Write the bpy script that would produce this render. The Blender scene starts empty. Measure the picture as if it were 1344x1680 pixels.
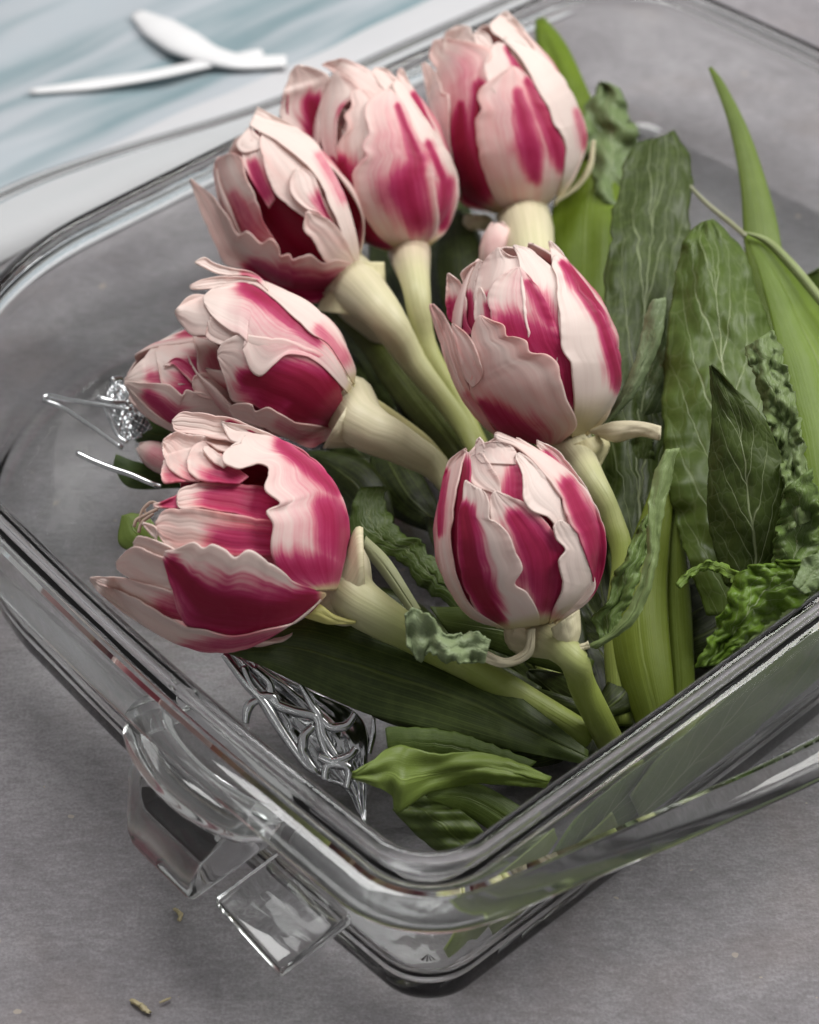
import bpy, math, random
import numpy as np

# ------------------------------------------------------------------ camera, light, exposure
W, H, F = 1344.0, 1680.0, 3400.0
PITCH, DIST, ZR = math.radians(42.6), 0.66, 0.075
FWD = np.array([0, math.cos(PITCH), -math.sin(PITCH)])
RGT = np.array([1.0, 0, 0])
UPV = np.cross(RGT, FWD)
CAM = np.array([0, 0, ZR]) - DIST * FWD

scene = bpy.context.scene
COL = scene.collection
cd = bpy.data.cameras.new('camera')
cam = bpy.data.objects.new('camera', cd)
COL.objects.link(cam)
cam.location = CAM
cam.rotation_euler = (math.pi / 2 - PITCH, 0, 0)
cd.sensor_fit = 'VERTICAL'
cd.sensor_height = 36.0
cd.lens = F / H * 36.0
cd.clip_start, cd.clip_end = 0.01, 50
cd.dof.use_dof = True
cd.dof.focus_distance = 0.652
cd.dof.aperture_fstop = (cd.lens / 1000.0) / 0.0070
scene.camera = cam

world = bpy.data.worlds.new('World')
scene.world = world
world.use_nodes = True
world.node_tree.nodes['Background'].inputs[0].default_value = (1.0, 0.985, 0.975, 1)
world.node_tree.nodes['Background'].inputs[1].default_value = 0.30


def area(name, loc, target, sx, sy, power, col):
    l = bpy.data.lights.new(name, 'AREA')
    l.shape = 'RECTANGLE'
    l.size, l.size_y = sx, sy
    l.energy = power
    l.color = col
    o = bpy.data.objects.new(name, l)
    COL.objects.link(o)
    d = np.array(target) - np.array(loc)
    from mathutils import Vector
    o.rotation_euler = Vector(d).to_track_quat('-Z', 'Y').to_euler()
    o.location = loc
    return o


area('window_light', (0.84, 0.30, 1.0), (0.06, 0.16, 0.05), 0.62, 0.6, 16, (1.0, 0.985, 0.955))
area('added_overhead_fill', (-0.18, 0.46, 1.2), (0.0, 0.20, 0.05), 0.65, 0.34, 10, (1.0, 0.99, 0.98))  # added lamp without a visible source: rim highlights, brighter table towards the back

vs = scene.view_settings
vs.view_transform = 'Standard'
vs.look = 'None'
vs.exposure = 0.0
vs.gamma = 1.0
vs.use_curve_mapping = False
scene.cycles.use_denoising = True
scene.cycles.max_bounces = 16
scene.cycles.transmission_bounces = 14
scene.cycles.glossy_bounces = 8
scene.cycles.transparent_max_bounces = 12
scene.cycles.caustics_refractive = True
scene.cycles.caustics_reflective = True
scene.cycles.blur_glossy = 0.5
scene.cycles.sample_clamp_indirect = 6.0

rng = np.random.RandomState(7)
random.seed(7)


# ------------------------------------------------------------------ helpers
def ray(px, py):
    px = np.asarray(px, float)
    py = np.asarray(py, float)
    return (FWD + RGT * ((px - W / 2) / F)[..., None] + UPV * ((H / 2 - py) / F)[..., None])


def at_depth(px, py, d):
    return CAM + ray(px, py) * np.asarray(d, float)[..., None]


def depth_z(px, py, z):
    r = ray(px, py)
    return (np.asarray(z, float) - CAM[2]) / r[..., 2]


def P(px, py, z):
    return at_depth(np.array(px), np.array(py), depth_z(np.array(px), np.array(py), z))


def catmull(pts, n):
    p = np.array(pts, float)
    if len(p) == 2:
        t = np.linspace(0, 1, n)[:, None]
        return p[0] * (1 - t) + p[1] * t
    k = np.vstack([2 * p[0] - p[1], p, 2 * p[-1] - p[-2]])
    out = []
    m = 14
    for i in range(1, len(k) - 2):
        p0, p1, p2, p3 = k[i - 1], k[i], k[i + 1], k[i + 2]
        t = np.linspace(0, 1, m, endpoint=False)[:, None]
        T = 0.48
        m1 = T * (p2 - p0)
        m2 = T * (p3 - p1)
        out.append((2 * t ** 3 - 3 * t ** 2 + 1) * p1 + (t ** 3 - 2 * t ** 2 + t) * m1 + (-2 * t ** 3 + 3 * t ** 2) * p2 + (t ** 3 - t ** 2) * m2)
    out = np.vstack(out + [p[-1:]])
    s = np.concatenate([[0], np.cumsum(np.linalg.norm(np.diff(out, axis=0), axis=1))])
    q = np.linspace(0, s[-1], n)
    return np.stack([np.interp(q, s, out[:, j]) for j in range(out.shape[1])], 1)


def wob(x, seed, oct=3):
    r = np.random.RandomState(seed)
    o = np.zeros_like(x, float)
    for i in range(oct):
        o += np.sin(x * (2.3 ** i) * (0.8 + 0.4 * r.rand()) * 6.283 + r.rand() * 6.283) / (1.6 ** i)
    return o / 1.8


def wobi(x, seed, oct=3):
    return wob(x + 0.16 * wob(x * 0.41, seed + 50, 2), seed, oct) * (0.65 + 0.45 * wob(x * 0.33, seed + 51, 2))


def blister(U, V, seed):
    r = np.random.RandomState(seed)
    o = np.zeros_like(U)
    for _ in range(5):
        a, b, c, d = r.uniform(1.5, 4.5), r.uniform(3, 9), r.rand() * 6.28, r.rand() * 6.28
        w = 0.5 * np.sin(2.1 * U * b + c)
        o += np.sin(6.28 * a * (U + 0.2 * V) + c + w) * np.sin(6.28 * b * V + d + 1.3 * U)
    return np.maximum(o / 2.2, -0.35)


def smooth(a, b, x):
    t = np.clip((x - a) / (b - a), 0, 1)
    return t * t * (3 - 2 * t)


MATS = {}


def link(o, parent=None):
    COL.objects.link(o)
    if parent is not None:
        o.parent = parent
    return o


def new_mesh(name, verts, faces, mat, parent=None, uv=None, tint=None, smooth_=True):
    me = bpy.data.meshes.new(name)
    v = np.asarray(verts, float)
    if parent is not None:
        v = v - np.array(parent.get('base_point', (0, 0, 0)))
        loc = None
    else:
        loc = v.mean(0)
        loc[2] = v[:, 2].min()
        v = v - loc
    me.from_pydata(v.tolist(), [], faces)
    if uv is not None:
        l = me.uv_layers.new(name='UVMap')
        idx = np.zeros(len(me.loops), int)
        me.loops.foreach_get('vertex_index', idx)
        l.data.foreach_set('uv', np.asarray(uv, float)[idx].ravel())
    if tint is not None:
        a = me.attributes.new('tint', 'FLOAT_COLOR', 'POINT')
        a.data.foreach_set('color', np.asarray(tint, float).ravel())
    if smooth_:
        me.polygons.foreach_set('use_smooth', [True] * len(me.polygons))
    me.materials.append(MATS[mat])
    me.update()
    o = bpy.data.objects.new(name, me)
    link(o, parent)
    if loc is not None:
        o.location = loc
    return o


def grid_faces(nv, nu, wrap=False):
    f = []
    for i in range(nv - 1):
        for j in range(nu if wrap else nu - 1):
            j2 = (j + 1) % nu
            f.append((i * nu + j, i * nu + j2, (i + 1) * nu + j2, (i + 1) * nu + j))
    return f


def thing(name, label, cat, loc, group=None):
    o = bpy.data.objects.new(name, None)
    o.empty_display_size = 0.01
    o.location = loc
    o['label'] = label
    o['category'] = cat
    o['base_point'] = [float(c) for c in loc]
    if group:
        o['group'] = group
    return link(o)


def tag(o, label, cat, group=None):
    o['label'] = label
    o['category'] = cat
    if group:
        o['group'] = group
    return o


def solidify(o, t, off=-1.0):
    m = o.modifiers.new('thickness', 'SOLIDIFY')
    m.thickness = t
    m.offset = off
    return o


def tube_pts(pts, radii, n=16, rings=28, flat=1.0):
    p = catmull(np.array(pts), rings)
    r = np.interp(np.linspace(0, 1, rings), np.linspace(0, 1, len(radii)), radii)
    tan = np.gradient(p, axis=0)
    tan /= np.linalg.norm(tan, axis=1)[:, None]
    ref = np.array([0.13, 0.2, 0.97])
    vs_ = []
    a = np.linspace(0, 2 * np.pi, n, endpoint=False)
    for i in range(rings):
        s = np.cross(tan[i], ref)
        s /= np.linalg.norm(s)
        u = np.cross(s, tan[i])
        vs_.append(p[i] + (np.cos(a)[:, None] * s + np.sin(a)[:, None] * u * flat) * r[i])
    v = np.vstack(vs_)
    f = grid_faces(rings, n, True)
    f.append(tuple(range(n))[::-1])
    f.append(tuple(range((rings - 1) * n, rings * n)))
    uv = np.stack(np.meshgrid(np.linspace(0, 1, n), np.linspace(0, 1, rings)), -1).reshape(-1, 2)
    return v, f, uv


# ------------------------------------------------------------------ materials
class NT:
    def __init__(self, name):
        m = bpy.data.materials.new(name)
        m.use_nodes = True
        self.m = m
        self.t = m.node_tree
        self.b = self.t.nodes['Principled BSDF']
        self.out = self.t.nodes['Material Output']
        MATS[name] = m

    def n(self, typ, **kw):
        o = self.t.nodes.new(typ)
        for k, v in kw.items():
            setattr(o, k, v)
        return o

    def l(self, a, b):
        self.t.links.new(a, b)

    def math(self, op, a, b=None, c=None, clamp=False):
        o = self.n('ShaderNodeMath', operation=op)
        o.use_clamp = clamp
        for i, x in enumerate((a, b, c)):
            if x is None:
                continue
            if isinstance(x, (int, float)):
                o.inputs[i].default_value = x
            else:
                self.l(x, o.inputs[i])
        return o.outputs[0]

    def mix(self, fac, a, b, blend='MIX'):
        o = self.n('ShaderNodeMix', data_type='RGBA', blend_type=blend)
        for s, x in ((o.inputs[0], fac), (o.inputs[6], a), (o.inputs[7], b)):
            if isinstance(x, (int, float)):
                s.default_value = x
            elif isinstance(x, tuple):
                s.default_value = (*x, 1)
            else:
                self.l(x, s)
        return o.outputs[2]

    def noise(self, vec, scale, detail=3, rough=0.55, dim='3D'):
        o = self.n('ShaderNodeTexNoise')
        o.inputs['Scale'].default_value = scale
        o.inputs['Detail'].default_value = detail
        o.inputs['Roughness'].default_value = rough
        if vec is not None:
            self.l(vec, o.inputs['Vector'])
        return o.outputs['Fac']

    def scaled(self, vec, s):
        o = self.n('ShaderNodeMapping')
        self.l(vec, o.inputs[0])
        o.inputs['Scale'].default_value = s
        return o.outputs[0]

    def ramp(self, fac, stops):
        o = self.n('ShaderNodeValToRGB')
        e = o.color_ramp.elements
        while len(e) < len(stops):
            e.new(0.5)
        for el, (p, c) in zip(e, stops):
            el.position = p
            el.color = (*c, 1)
        self.l(fac, o.inputs[0])
        return o.outputs[0]

    def bump(self, h, strength, dist):
        o = self.n('ShaderNodeBump')
        o.inputs['Strength'].default_value = strength
        o.inputs['Distance'].default_value = dist
        self.l(h, o.inputs['Height'])
        self.l(o.outputs[0], self.b.inputs['Normal'])
        return o.outputs[0]

    def translucent(self, col, amt, normal=None):
        tr = self.n('ShaderNodeBsdfTranslucent')
        self.l(col, tr.inputs[0])
        if normal is not None:
            self.l(normal, tr.inputs['Normal'])
        mx = self.n('ShaderNodeMixShader')
        mx.inputs[0].default_value = amt
        self.l(self.b.outputs[0], mx.inputs[1])
        self.l(tr.outputs[0], mx.inputs[2])
        self.l(mx.outputs[0], self.out.inputs[0])


def make_materials():
    # petals: tint.r = flame, tint.g = cream base, tint.b = blush
    k = NT('petal')
    uv = k.n('ShaderNodeUVMap').outputs[0]
    tc = k.n('ShaderNodeTexCoord')
    at = k.n('ShaderNodeAttribute', attribute_name='tint')
    sp = k.n('ShaderNodeSeparateColor')
    k.l(at.outputs['Color'], sp.inputs[0])
    streak = k.noise(k.scaled(uv, (26, 1.3, 1)), 1.0, 4, 0.6)
    fine = k.noise(k.scaled(uv, (75, 2.2, 1)), 1.0, 3, 0.6)
    blot = k.noise(tc.outputs['Object'], 95, 4, 0.6)
    s = k.math('ADD', k.math('MULTIPLY', k.math('SUBTRACT', streak, 0.5), 0.55), k.math('MULTIPLY', k.math('SUBTRACT', blot, 0.5), 0.35))
    band = k.math('MULTIPLY', k.math('MULTIPLY', sp.outputs[0], k.math('SUBTRACT', 1.0, sp.outputs[0])), 4.0)
    fl = k.math('ADD', sp.outputs[0], k.math('MULTIPLY', s, k.math('ADD', k.math('MULTIPLY', band, 0.85), 0.22)), clamp=True)
    fl = k.math('ADD', fl, k.math('MULTIPLY', k.math('SUBTRACT', fine, 0.5), 0.10), clamp=True)
    col = k.ramp(fl, [(0.0, (0.88, 0.765, 0.71)), (0.20, (0.85, 0.60, 0.585)), (0.44, (0.74, 0.255, 0.325)), (0.66, (0.55, 0.05, 0.165)), (0.85, (0.44, 0.014, 0.095)), (1.0, (0.31, 0.004, 0.04))])
    blush = k.math('MULTIPLY', sp.outputs[2], k.math('ADD', 0.5, streak), clamp=True)
    col = k.mix(k.math('MULTIPLY', blush, 1.25, clamp=True), col, (0.90, 0.54, 0.53), 'MULTIPLY')
    col = k.mix(sp.outputs[1], col, (0.70, 0.61, 0.32))
    vein = k.math('MULTIPLY', k.math('SUBTRACT', fine, 0.5), 0.28)
    col = k.mix(k.math('ABSOLUTE', vein), col, (0.45, 0.2, 0.2))
    k.l(col, k.b.inputs['Base Color'])
    k.b.inputs['Roughness'].default_value = 0.46
    k.b.inputs['Specular IOR Level'].default_value = 0.35
    k.b.inputs['Sheen Weight'].default_value = 0.08
    hgt = k.math('ADD', k.math('MULTIPLY', streak, 0.6), k.math('MULTIPLY', fine, 0.25))
    nb = k.bump(hgt, 0.16, 0.0004)
    k.translucent(col, 0.30, nb)

    # stems / bracts : object colour + gradient to tint.g
    k = NT('stem')
    uv = k.n('ShaderNodeUVMap').outputs[0]
    oi = k.n('ShaderNodeObjectInfo')
    at = k.n('ShaderNodeAttribute', attribute_name='tint')
    sp = k.n('ShaderNodeSeparateColor')
    k.l(at.outputs['Color'], sp.inputs[0])
    tc = k.n('ShaderNodeTexCoord')
    st = k.noise(k.scaled(uv, (26, 1.5, 1)), 1.0, 4, 0.6)
    bl = k.noise(tc.outputs['Object'], 60, 4, 0.6)
    col = k.mix(sp.outputs[0], oi.outputs['Color'], (0.70, 0.635, 0.46))
    col = k.mix(sp.outputs[2], col, (0.74, 0.52, 0.46))
    col = k.mix(k.math('MULTIPLY', k.math('SUBTRACT', st, 0.42), 0.9, clamp=True), col, (0.24, 0.27, 0.07))
    col = k.mix(k.math('MULTIPLY', k.math('SUBTRACT', bl, 0.5), 0.8, clamp=True), col, (0.72, 0.66, 0.4))
    k.l(col, k.b.inputs['Base Color'])
    k.b.inputs['Roughness'].default_value = 0.42
    k.b.inputs['Specular IOR Level'].default_value = 0.4
    nb = k.bump(st, 0.4, 0.0008)
    k.translucent(col, 0.12, nb)

    # leaves
    def leaf(name, midw, veins, streaks, rough, bumpy, veincol):
        k = NT(name)
        uvn = k.n('ShaderNodeUVMap').outputs[0]
        tc = k.n('ShaderNodeTexCoord')
        oi = k.n('ShaderNodeObjectInfo')
        wn = k.n('ShaderNodeTexNoise')
        wn.inputs['Scale'].default_value = 4.5
        k.l(uvn, wn.inputs['Vector'])
        wmix = k.n('ShaderNodeVectorMath', operation='MULTIPLY_ADD')
        k.l(wn.outputs['Color'], wmix.inputs[0])
        wmix.inputs[1].default_value = (0.10, 0.10, 0)
        k.l(uvn, wmix.inputs[2])
        sx = k.n('ShaderNodeSeparateXYZ')
        k.l(wmix.outputs[0], sx.inputs[0])
        u = k.math('SUBTRACT', sx.outputs[0], 0.55)
        v = sx.outputs[1]
        au = k.math('ABSOLUTE', u)
        width = k.math('MULTIPLY', k.math('SUBTRACT', 1.12, v), midw)
        mid = k.math('SUBTRACT', 1.0, k.math('DIVIDE', au, width), clamp=True)
        mid = k.math('POWER', mid, 0.6)
        big = k.noise(tc.outputs['Object'], 38, 4, 0.6)
        small = k.noise(tc.outputs['Object'], 260, 3, 0.6)
        base = k.mix(k.math('MULTIPLY', big, 0.9), oi.outputs['Color'], (0.42, 0.48, 0.22), 'MULTIPLY')
        base = k.mix(k.math('MULTIPLY', k.math('SUBTRACT', small, 0.45), 0.5, clamp=True), base, (0.22, 0.30, 0.08))
        hgt = k.math('MULTIPLY', big, 0.3)
        col = base
        if veins:
            q = k.math('SUBTRACT', k.math('MULTIPLY', v, 5.2), k.math('MULTIPLY', au, 5.0))
            fr = k.math('ABSOLUTE', k.math('SUBTRACT', k.math('FRACT', q), 0.5))
            vv = k.math('SUBTRACT', 1.0, k.math('DIVIDE', fr, 0.055), clamp=True)
            fade = k.math('SUBTRACT', 1.0, k.math('MULTIPLY', au, 2.0), clamp=True)
            vv = k.math('MULTIPLY', vv, fade)
            vo = k.n('ShaderNodeTexVoronoi', feature='DISTANCE_TO_EDGE')
            vo.inputs['Scale'].default_value = 1.0
            k.l(k.scaled(wmix.outputs[0], (9, 15, 1)), vo.inputs['Vector'])
            ret = k.math('SUBTRACT', 1.0, k.math('DIVIDE', vo.outputs['Distance'], 0.06), clamp=True)
            col = k.mix(k.math('MULTIPLY', ret, 0.09), col, veincol)
            col = k.mix(k.math('MULTIPLY', vv, 0.75), col, veincol)
            hgt = k.math('ADD', hgt, k.math('MULTIPLY', vv, -0.5))
            hgt = k.math('ADD', hgt, k.math('MULTIPLY', k.math('MINIMUM', vo.outputs['Distance'], 0.3), bumpy))
        if streaks:
            st = k.noise(k.scaled(uvn, (46, 1.2, 1)), 1.0, 3, 0.6)
            col = k.mix(k.math('MULTIPLY', k.math('SUBTRACT', st, 0.45), streaks, clamp=True), col, (0.26, 0.34, 0.08))
            hgt = k.math('ADD', hgt, k.math('MULTIPLY', st, 0.35))
        col = k.mix(k.math('MULTIPLY', mid, 0.75 if veins else 0.25), col, veincol)
        hgt = k.math('ADD', hgt, k.math('MULTIPLY', mid, 0.4))
        k.l(col, k.b.inputs['Base Color'])
        k.b.inputs['Roughness'].default_value = rough
        k.b.inputs['Specular IOR Level'].default_value = 0.3
        nb = k.bump(hgt, 0.5, 0.0010)
        k.translucent(col, 0.22, nb)
    leaf('leaf_veined', 0.026, True, 0, 0.42, 0.7, (0.40, 0.46, 0.26))
    leaf('leaf_strap', 0.05, False, 0.9, 0.36, 0, (0.30, 0.37, 0.10))

    # glass
    k = NT('glass')
    k.b.inputs['Base Color'].default_value = (0.975, 0.99, 0.985, 1)
    k.b.inputs['Roughness'].default_value = 0.0
    k.b.inputs['IOR'].default_value = 1.39
    k.b.inputs['Transmission Weight'].default_value = 1.0
    tc = k.n('ShaderNodeTexCoord')
    k.bump(k.noise(tc.outputs['Object'], 22, 2, 0.4), 0.10, 0.004)

    # table
    k = NT('table')
    tc = k.n('ShaderNodeTexCoord')
    ob = tc.outputs['Object']
    big = k.noise(ob, 5.5, 5, 0.6)
    midn = k.noise(ob, 38, 5, 0.6)
    rot = k.n('ShaderNodeMapping')
    k.l(ob, rot.inputs[0])
    rot.inputs['Rotation'].default_value = (0, 0, math.radians(-28))
    rot.inputs['Scale'].default_value = (170, 430, 1)
    brush = k.noise(rot.outputs[0], 1.0, 4, 0.65)
    grain = k.noise(ob, 900, 3, 0.6)
    spec = k.noise(ob, 150, 2, 0.5)
    v = k.math('ADD', k.math('MULTIPLY', big, 0.5), k.math('MULTIPLY', midn, 0.3))
    v = k.math('ADD', v, k.math('MULTIPLY', brush, 0.34))
    v = k.math('ADD', v, k.math('MULTIPLY', grain, 0.36))
    col = k.ramp(v, [(0.52, (0.115, 0.105, 0.110)), (0.75, (0.225, 0.212, 0.224)), (0.95, (0.36, 0.345, 0.358))])
    col = k.mix(k.math('MULTIPLY', k.math('SUBTRACT', k.noise(ob, 14, 3, 0.6), 0.52), 1.6, clamp=True), col, (0.215, 0.17, 0.155))
    col = k.mix(k.math('GREATER_THAN', spec, 0.735), col, (0.34, 0.30, 0.26))
    k.l(col, k.b.inputs['Base Color'])
    k.b.inputs['Roughness'].default_value = 0.75
    k.b.inputs['Specular IOR Level'].default_value = 0.3
    k.bump(k.math('ADD', brush, k.math('MULTIPLY', grain, 0.6)), 0.5, 0.0008)

    # cloth
    k = NT('cloth')
    uv = k.n('ShaderNodeUVMap').outputs[0]
    tc = k.n('ShaderNodeTexCoord')
    sx = k.n('ShaderNodeSeparateXYZ')
    k.l(uv, sx.inputs[0])
    wv = k.noise(tc.outputs['Object'], 14, 4, 0.6)
    wv2 = k.noise(tc.outputs['Object'], 60, 4, 0.6)
    stripes = k.noise(k.scaled(uv, (2.2, 34, 1)), 1.0, 2, 0.5)
    near = k.math('SUBTRACT', 1.0, k.math('MULTIPLY', sx.outputs[1], 1.6), clamp=True)
    m = k.math('MULTIPLY', k.math('MULTIPLY', k.math('SUBTRACT', stripes, 0.44), 6.0, clamp=True), near)
    col = k.mix(k.math('MULTIPLY', wv, 0.9), (0.40, 0.41, 0.44), (0.30, 0.37, 0.41))
    col = k.mix(k.math('MULTIPLY', m, 0.9), col, (0.10, 0.19, 0.215))
    col = k.mix(k.math('MULTIPLY', wv2, 0.25), col, (0.46, 0.46, 0.48))
    hem = k.math('LESS_THAN', sx.outputs[1], 0.045)
    col = k.mix(k.math('MULTIPLY', hem, 0.85), col, (0.50, 0.495, 0.51))
    k.l(col, k.b.inputs['Base Color'])
    k.b.inputs['Roughness'].default_value = 0.85

    k = NT('metal')
    k.b.inputs['Base Color'].default_value = (0.55, 0.56, 0.57, 1)
    k.b.inputs['Metallic'].default_value = 1.0
    k.b.inputs['Roughness'].default_value = 0.16
    k = NT('ceramic')
    k.b.inputs['Base Color'].default_value = (0.70, 0.70, 0.71, 1)
    k.b.inputs['Roughness'].default_value = 0.25
    k = NT('dry')
    tc = k.n('ShaderNodeTexCoord')
    k.l(k.mix(k.noise(tc.outputs['Object'], 400), (0.34, 0.27, 0.14), (0.5, 0.44, 0.27)), k.b.inputs['Base Color'])


make_materials()

# ------------------------------------------------------------------ setting: table and cloth
n = 2
tv = np.array([(-4, -3, 0), (4, -3, 0), (4, 6, 0), (-4, 6, 0)], float)
tb = new_mesh('table_top', tv, [(0, 1, 2, 3)], 'table')
tb.name = 'table'
tb['kind'] = 'structure'


def make_cloth():
    a0 = P(-520, 690, 0.0)
    a1 = P(930, -10, 0.0)
    d = a1 - a0
    Ld = np.linalg.norm(d)
    d /= Ld
    nrm = np.array([-d[1], d[0], 0])
    nu_, nv_ = 90, 60
    U, V = np.meshgrid(np.linspace(0, 1, nu_), np.linspace(0, 1, nv_))
    p = a0 + d * (U * Ld)[..., None] + nrm * (V * 0.75)[..., None]
    ridge = 0.004 * np.abs(np.sin(V * 34 + 1.2 * np.sin(U * 5))) * smooth(0.5, 0.02, V) + 0.0025 * (1 + wob(U * 1.4 + V * 2.2, 3))
    p[..., 2] = 0.0015 + ridge * smooth(0, 0.03, V) * smooth(0, .02, U)
    o = new_mesh('cloth', p.reshape(-1, 3), grid_faces(nv_, nu_), 'cloth', uv=np.stack([U, V], -1).reshape(-1, 2))
    solidify(o, 0.001, 1.0)
    tag(o, 'pale blue cloth with teal streaks lying behind the glass dish', 'cloth')


make_cloth()

# ------------------------------------------------------------------ glass dish
TH = math.radians(-47.4)
LA, LB = 0.3141, 0.4138
CC = np.array([0.0504, 0.1113])
AX = np.array([math.cos(TH), math.sin(TH)])      # W -> N
BX = np.array([-math.sin(TH), math.cos(TH)])     # N -> E


def dish_outline(npts=60):
    # rounded rectangle in (a,b) coordinates, start after corner N, going N->E->B->W ; per-corner radius
    hx, hy = LA / 2, LB / 2
    rad = {'N': 0.020, 'E': 0.045, 'B': 0.045, 'W': 0.122}
    pts, nor, sid = [], [], []
    cs = [('N', hx, -hy, -90), ('E', hx, hy, 0), ('B', -hx, hy, 90), ('W', -hx, -hy, 180)]
    sgn = {'N': (1, -1), 'E': (1, 1), 'B': (-1, 1), 'W': (-1, -1)}
    for i, (nm, x, y, a0) in enumerate(cs):
        r = rad[nm]
        cx, cy = x - sgn[nm][0] * r, y - sgn[nm][1] * r
        for t in np.linspace(0, 1, 22):
            a = math.radians(a0 + 90 * t)
            pts.append((cx + r * math.cos(a), cy + r * math.sin(a)))
            nor.append((math.cos(a), math.sin(a)))
        nm2, x2, y2, _ = cs[(i + 1) % 4]
        r2 = rad[nm2]
        e0 = np.array(pts[-1])
        a = math.radians(a0 + 90)
        nn = np.array([math.cos(a), math.sin(a)])
        e1 = np.array([x2 - sgn[nm2][0] * r2, y2 - sgn[nm2][1] * r2]) + nn * r2
        for t in np.linspace(0, 1, npts + 2)[1:-1]:
            q = e0 * (1 - t) + e1 * t + nn * 0.0025 * math.sin(math.pi * t)
            pts.append(tuple(q))
            nor.append(tuple(nn))
    return np.array(pts), np.array(nor)


def side_flange(pts, nor):
    hx, hy = LA / 2, LB / 2
    w = np.zeros(len(pts))
    for i, (p, nn) in enumerate(zip(pts, nor)):
        # NE side : outward +a ; distance from N corner along b
        fNE = max(nn[0], 0) ** 3
        s = (p[1] + hy) / LB
        wNE = 0.004 + 0.036 * math.sin(math.pi * min(max((s - 0.03) / 0.94, 0), 1)) ** 1.1
        fWB = max(-nn[0], 0) ** 1.3
        s2 = (p[1] + hy) / LB
        wWB = 0.016 + 0.026 * smooth(0.62, 0.25, s2)
        fWN = max(-nn[1], 0) ** 3
        fBE = max(nn[1], 0) ** 3
        tot = fNE + fWB + fWN + fBE + 1e-6
        w[i] = (fNE * wNE + fWB * wWB + fWN * 0.0035 + fBE * 0.005) / tot
    return w


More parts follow.
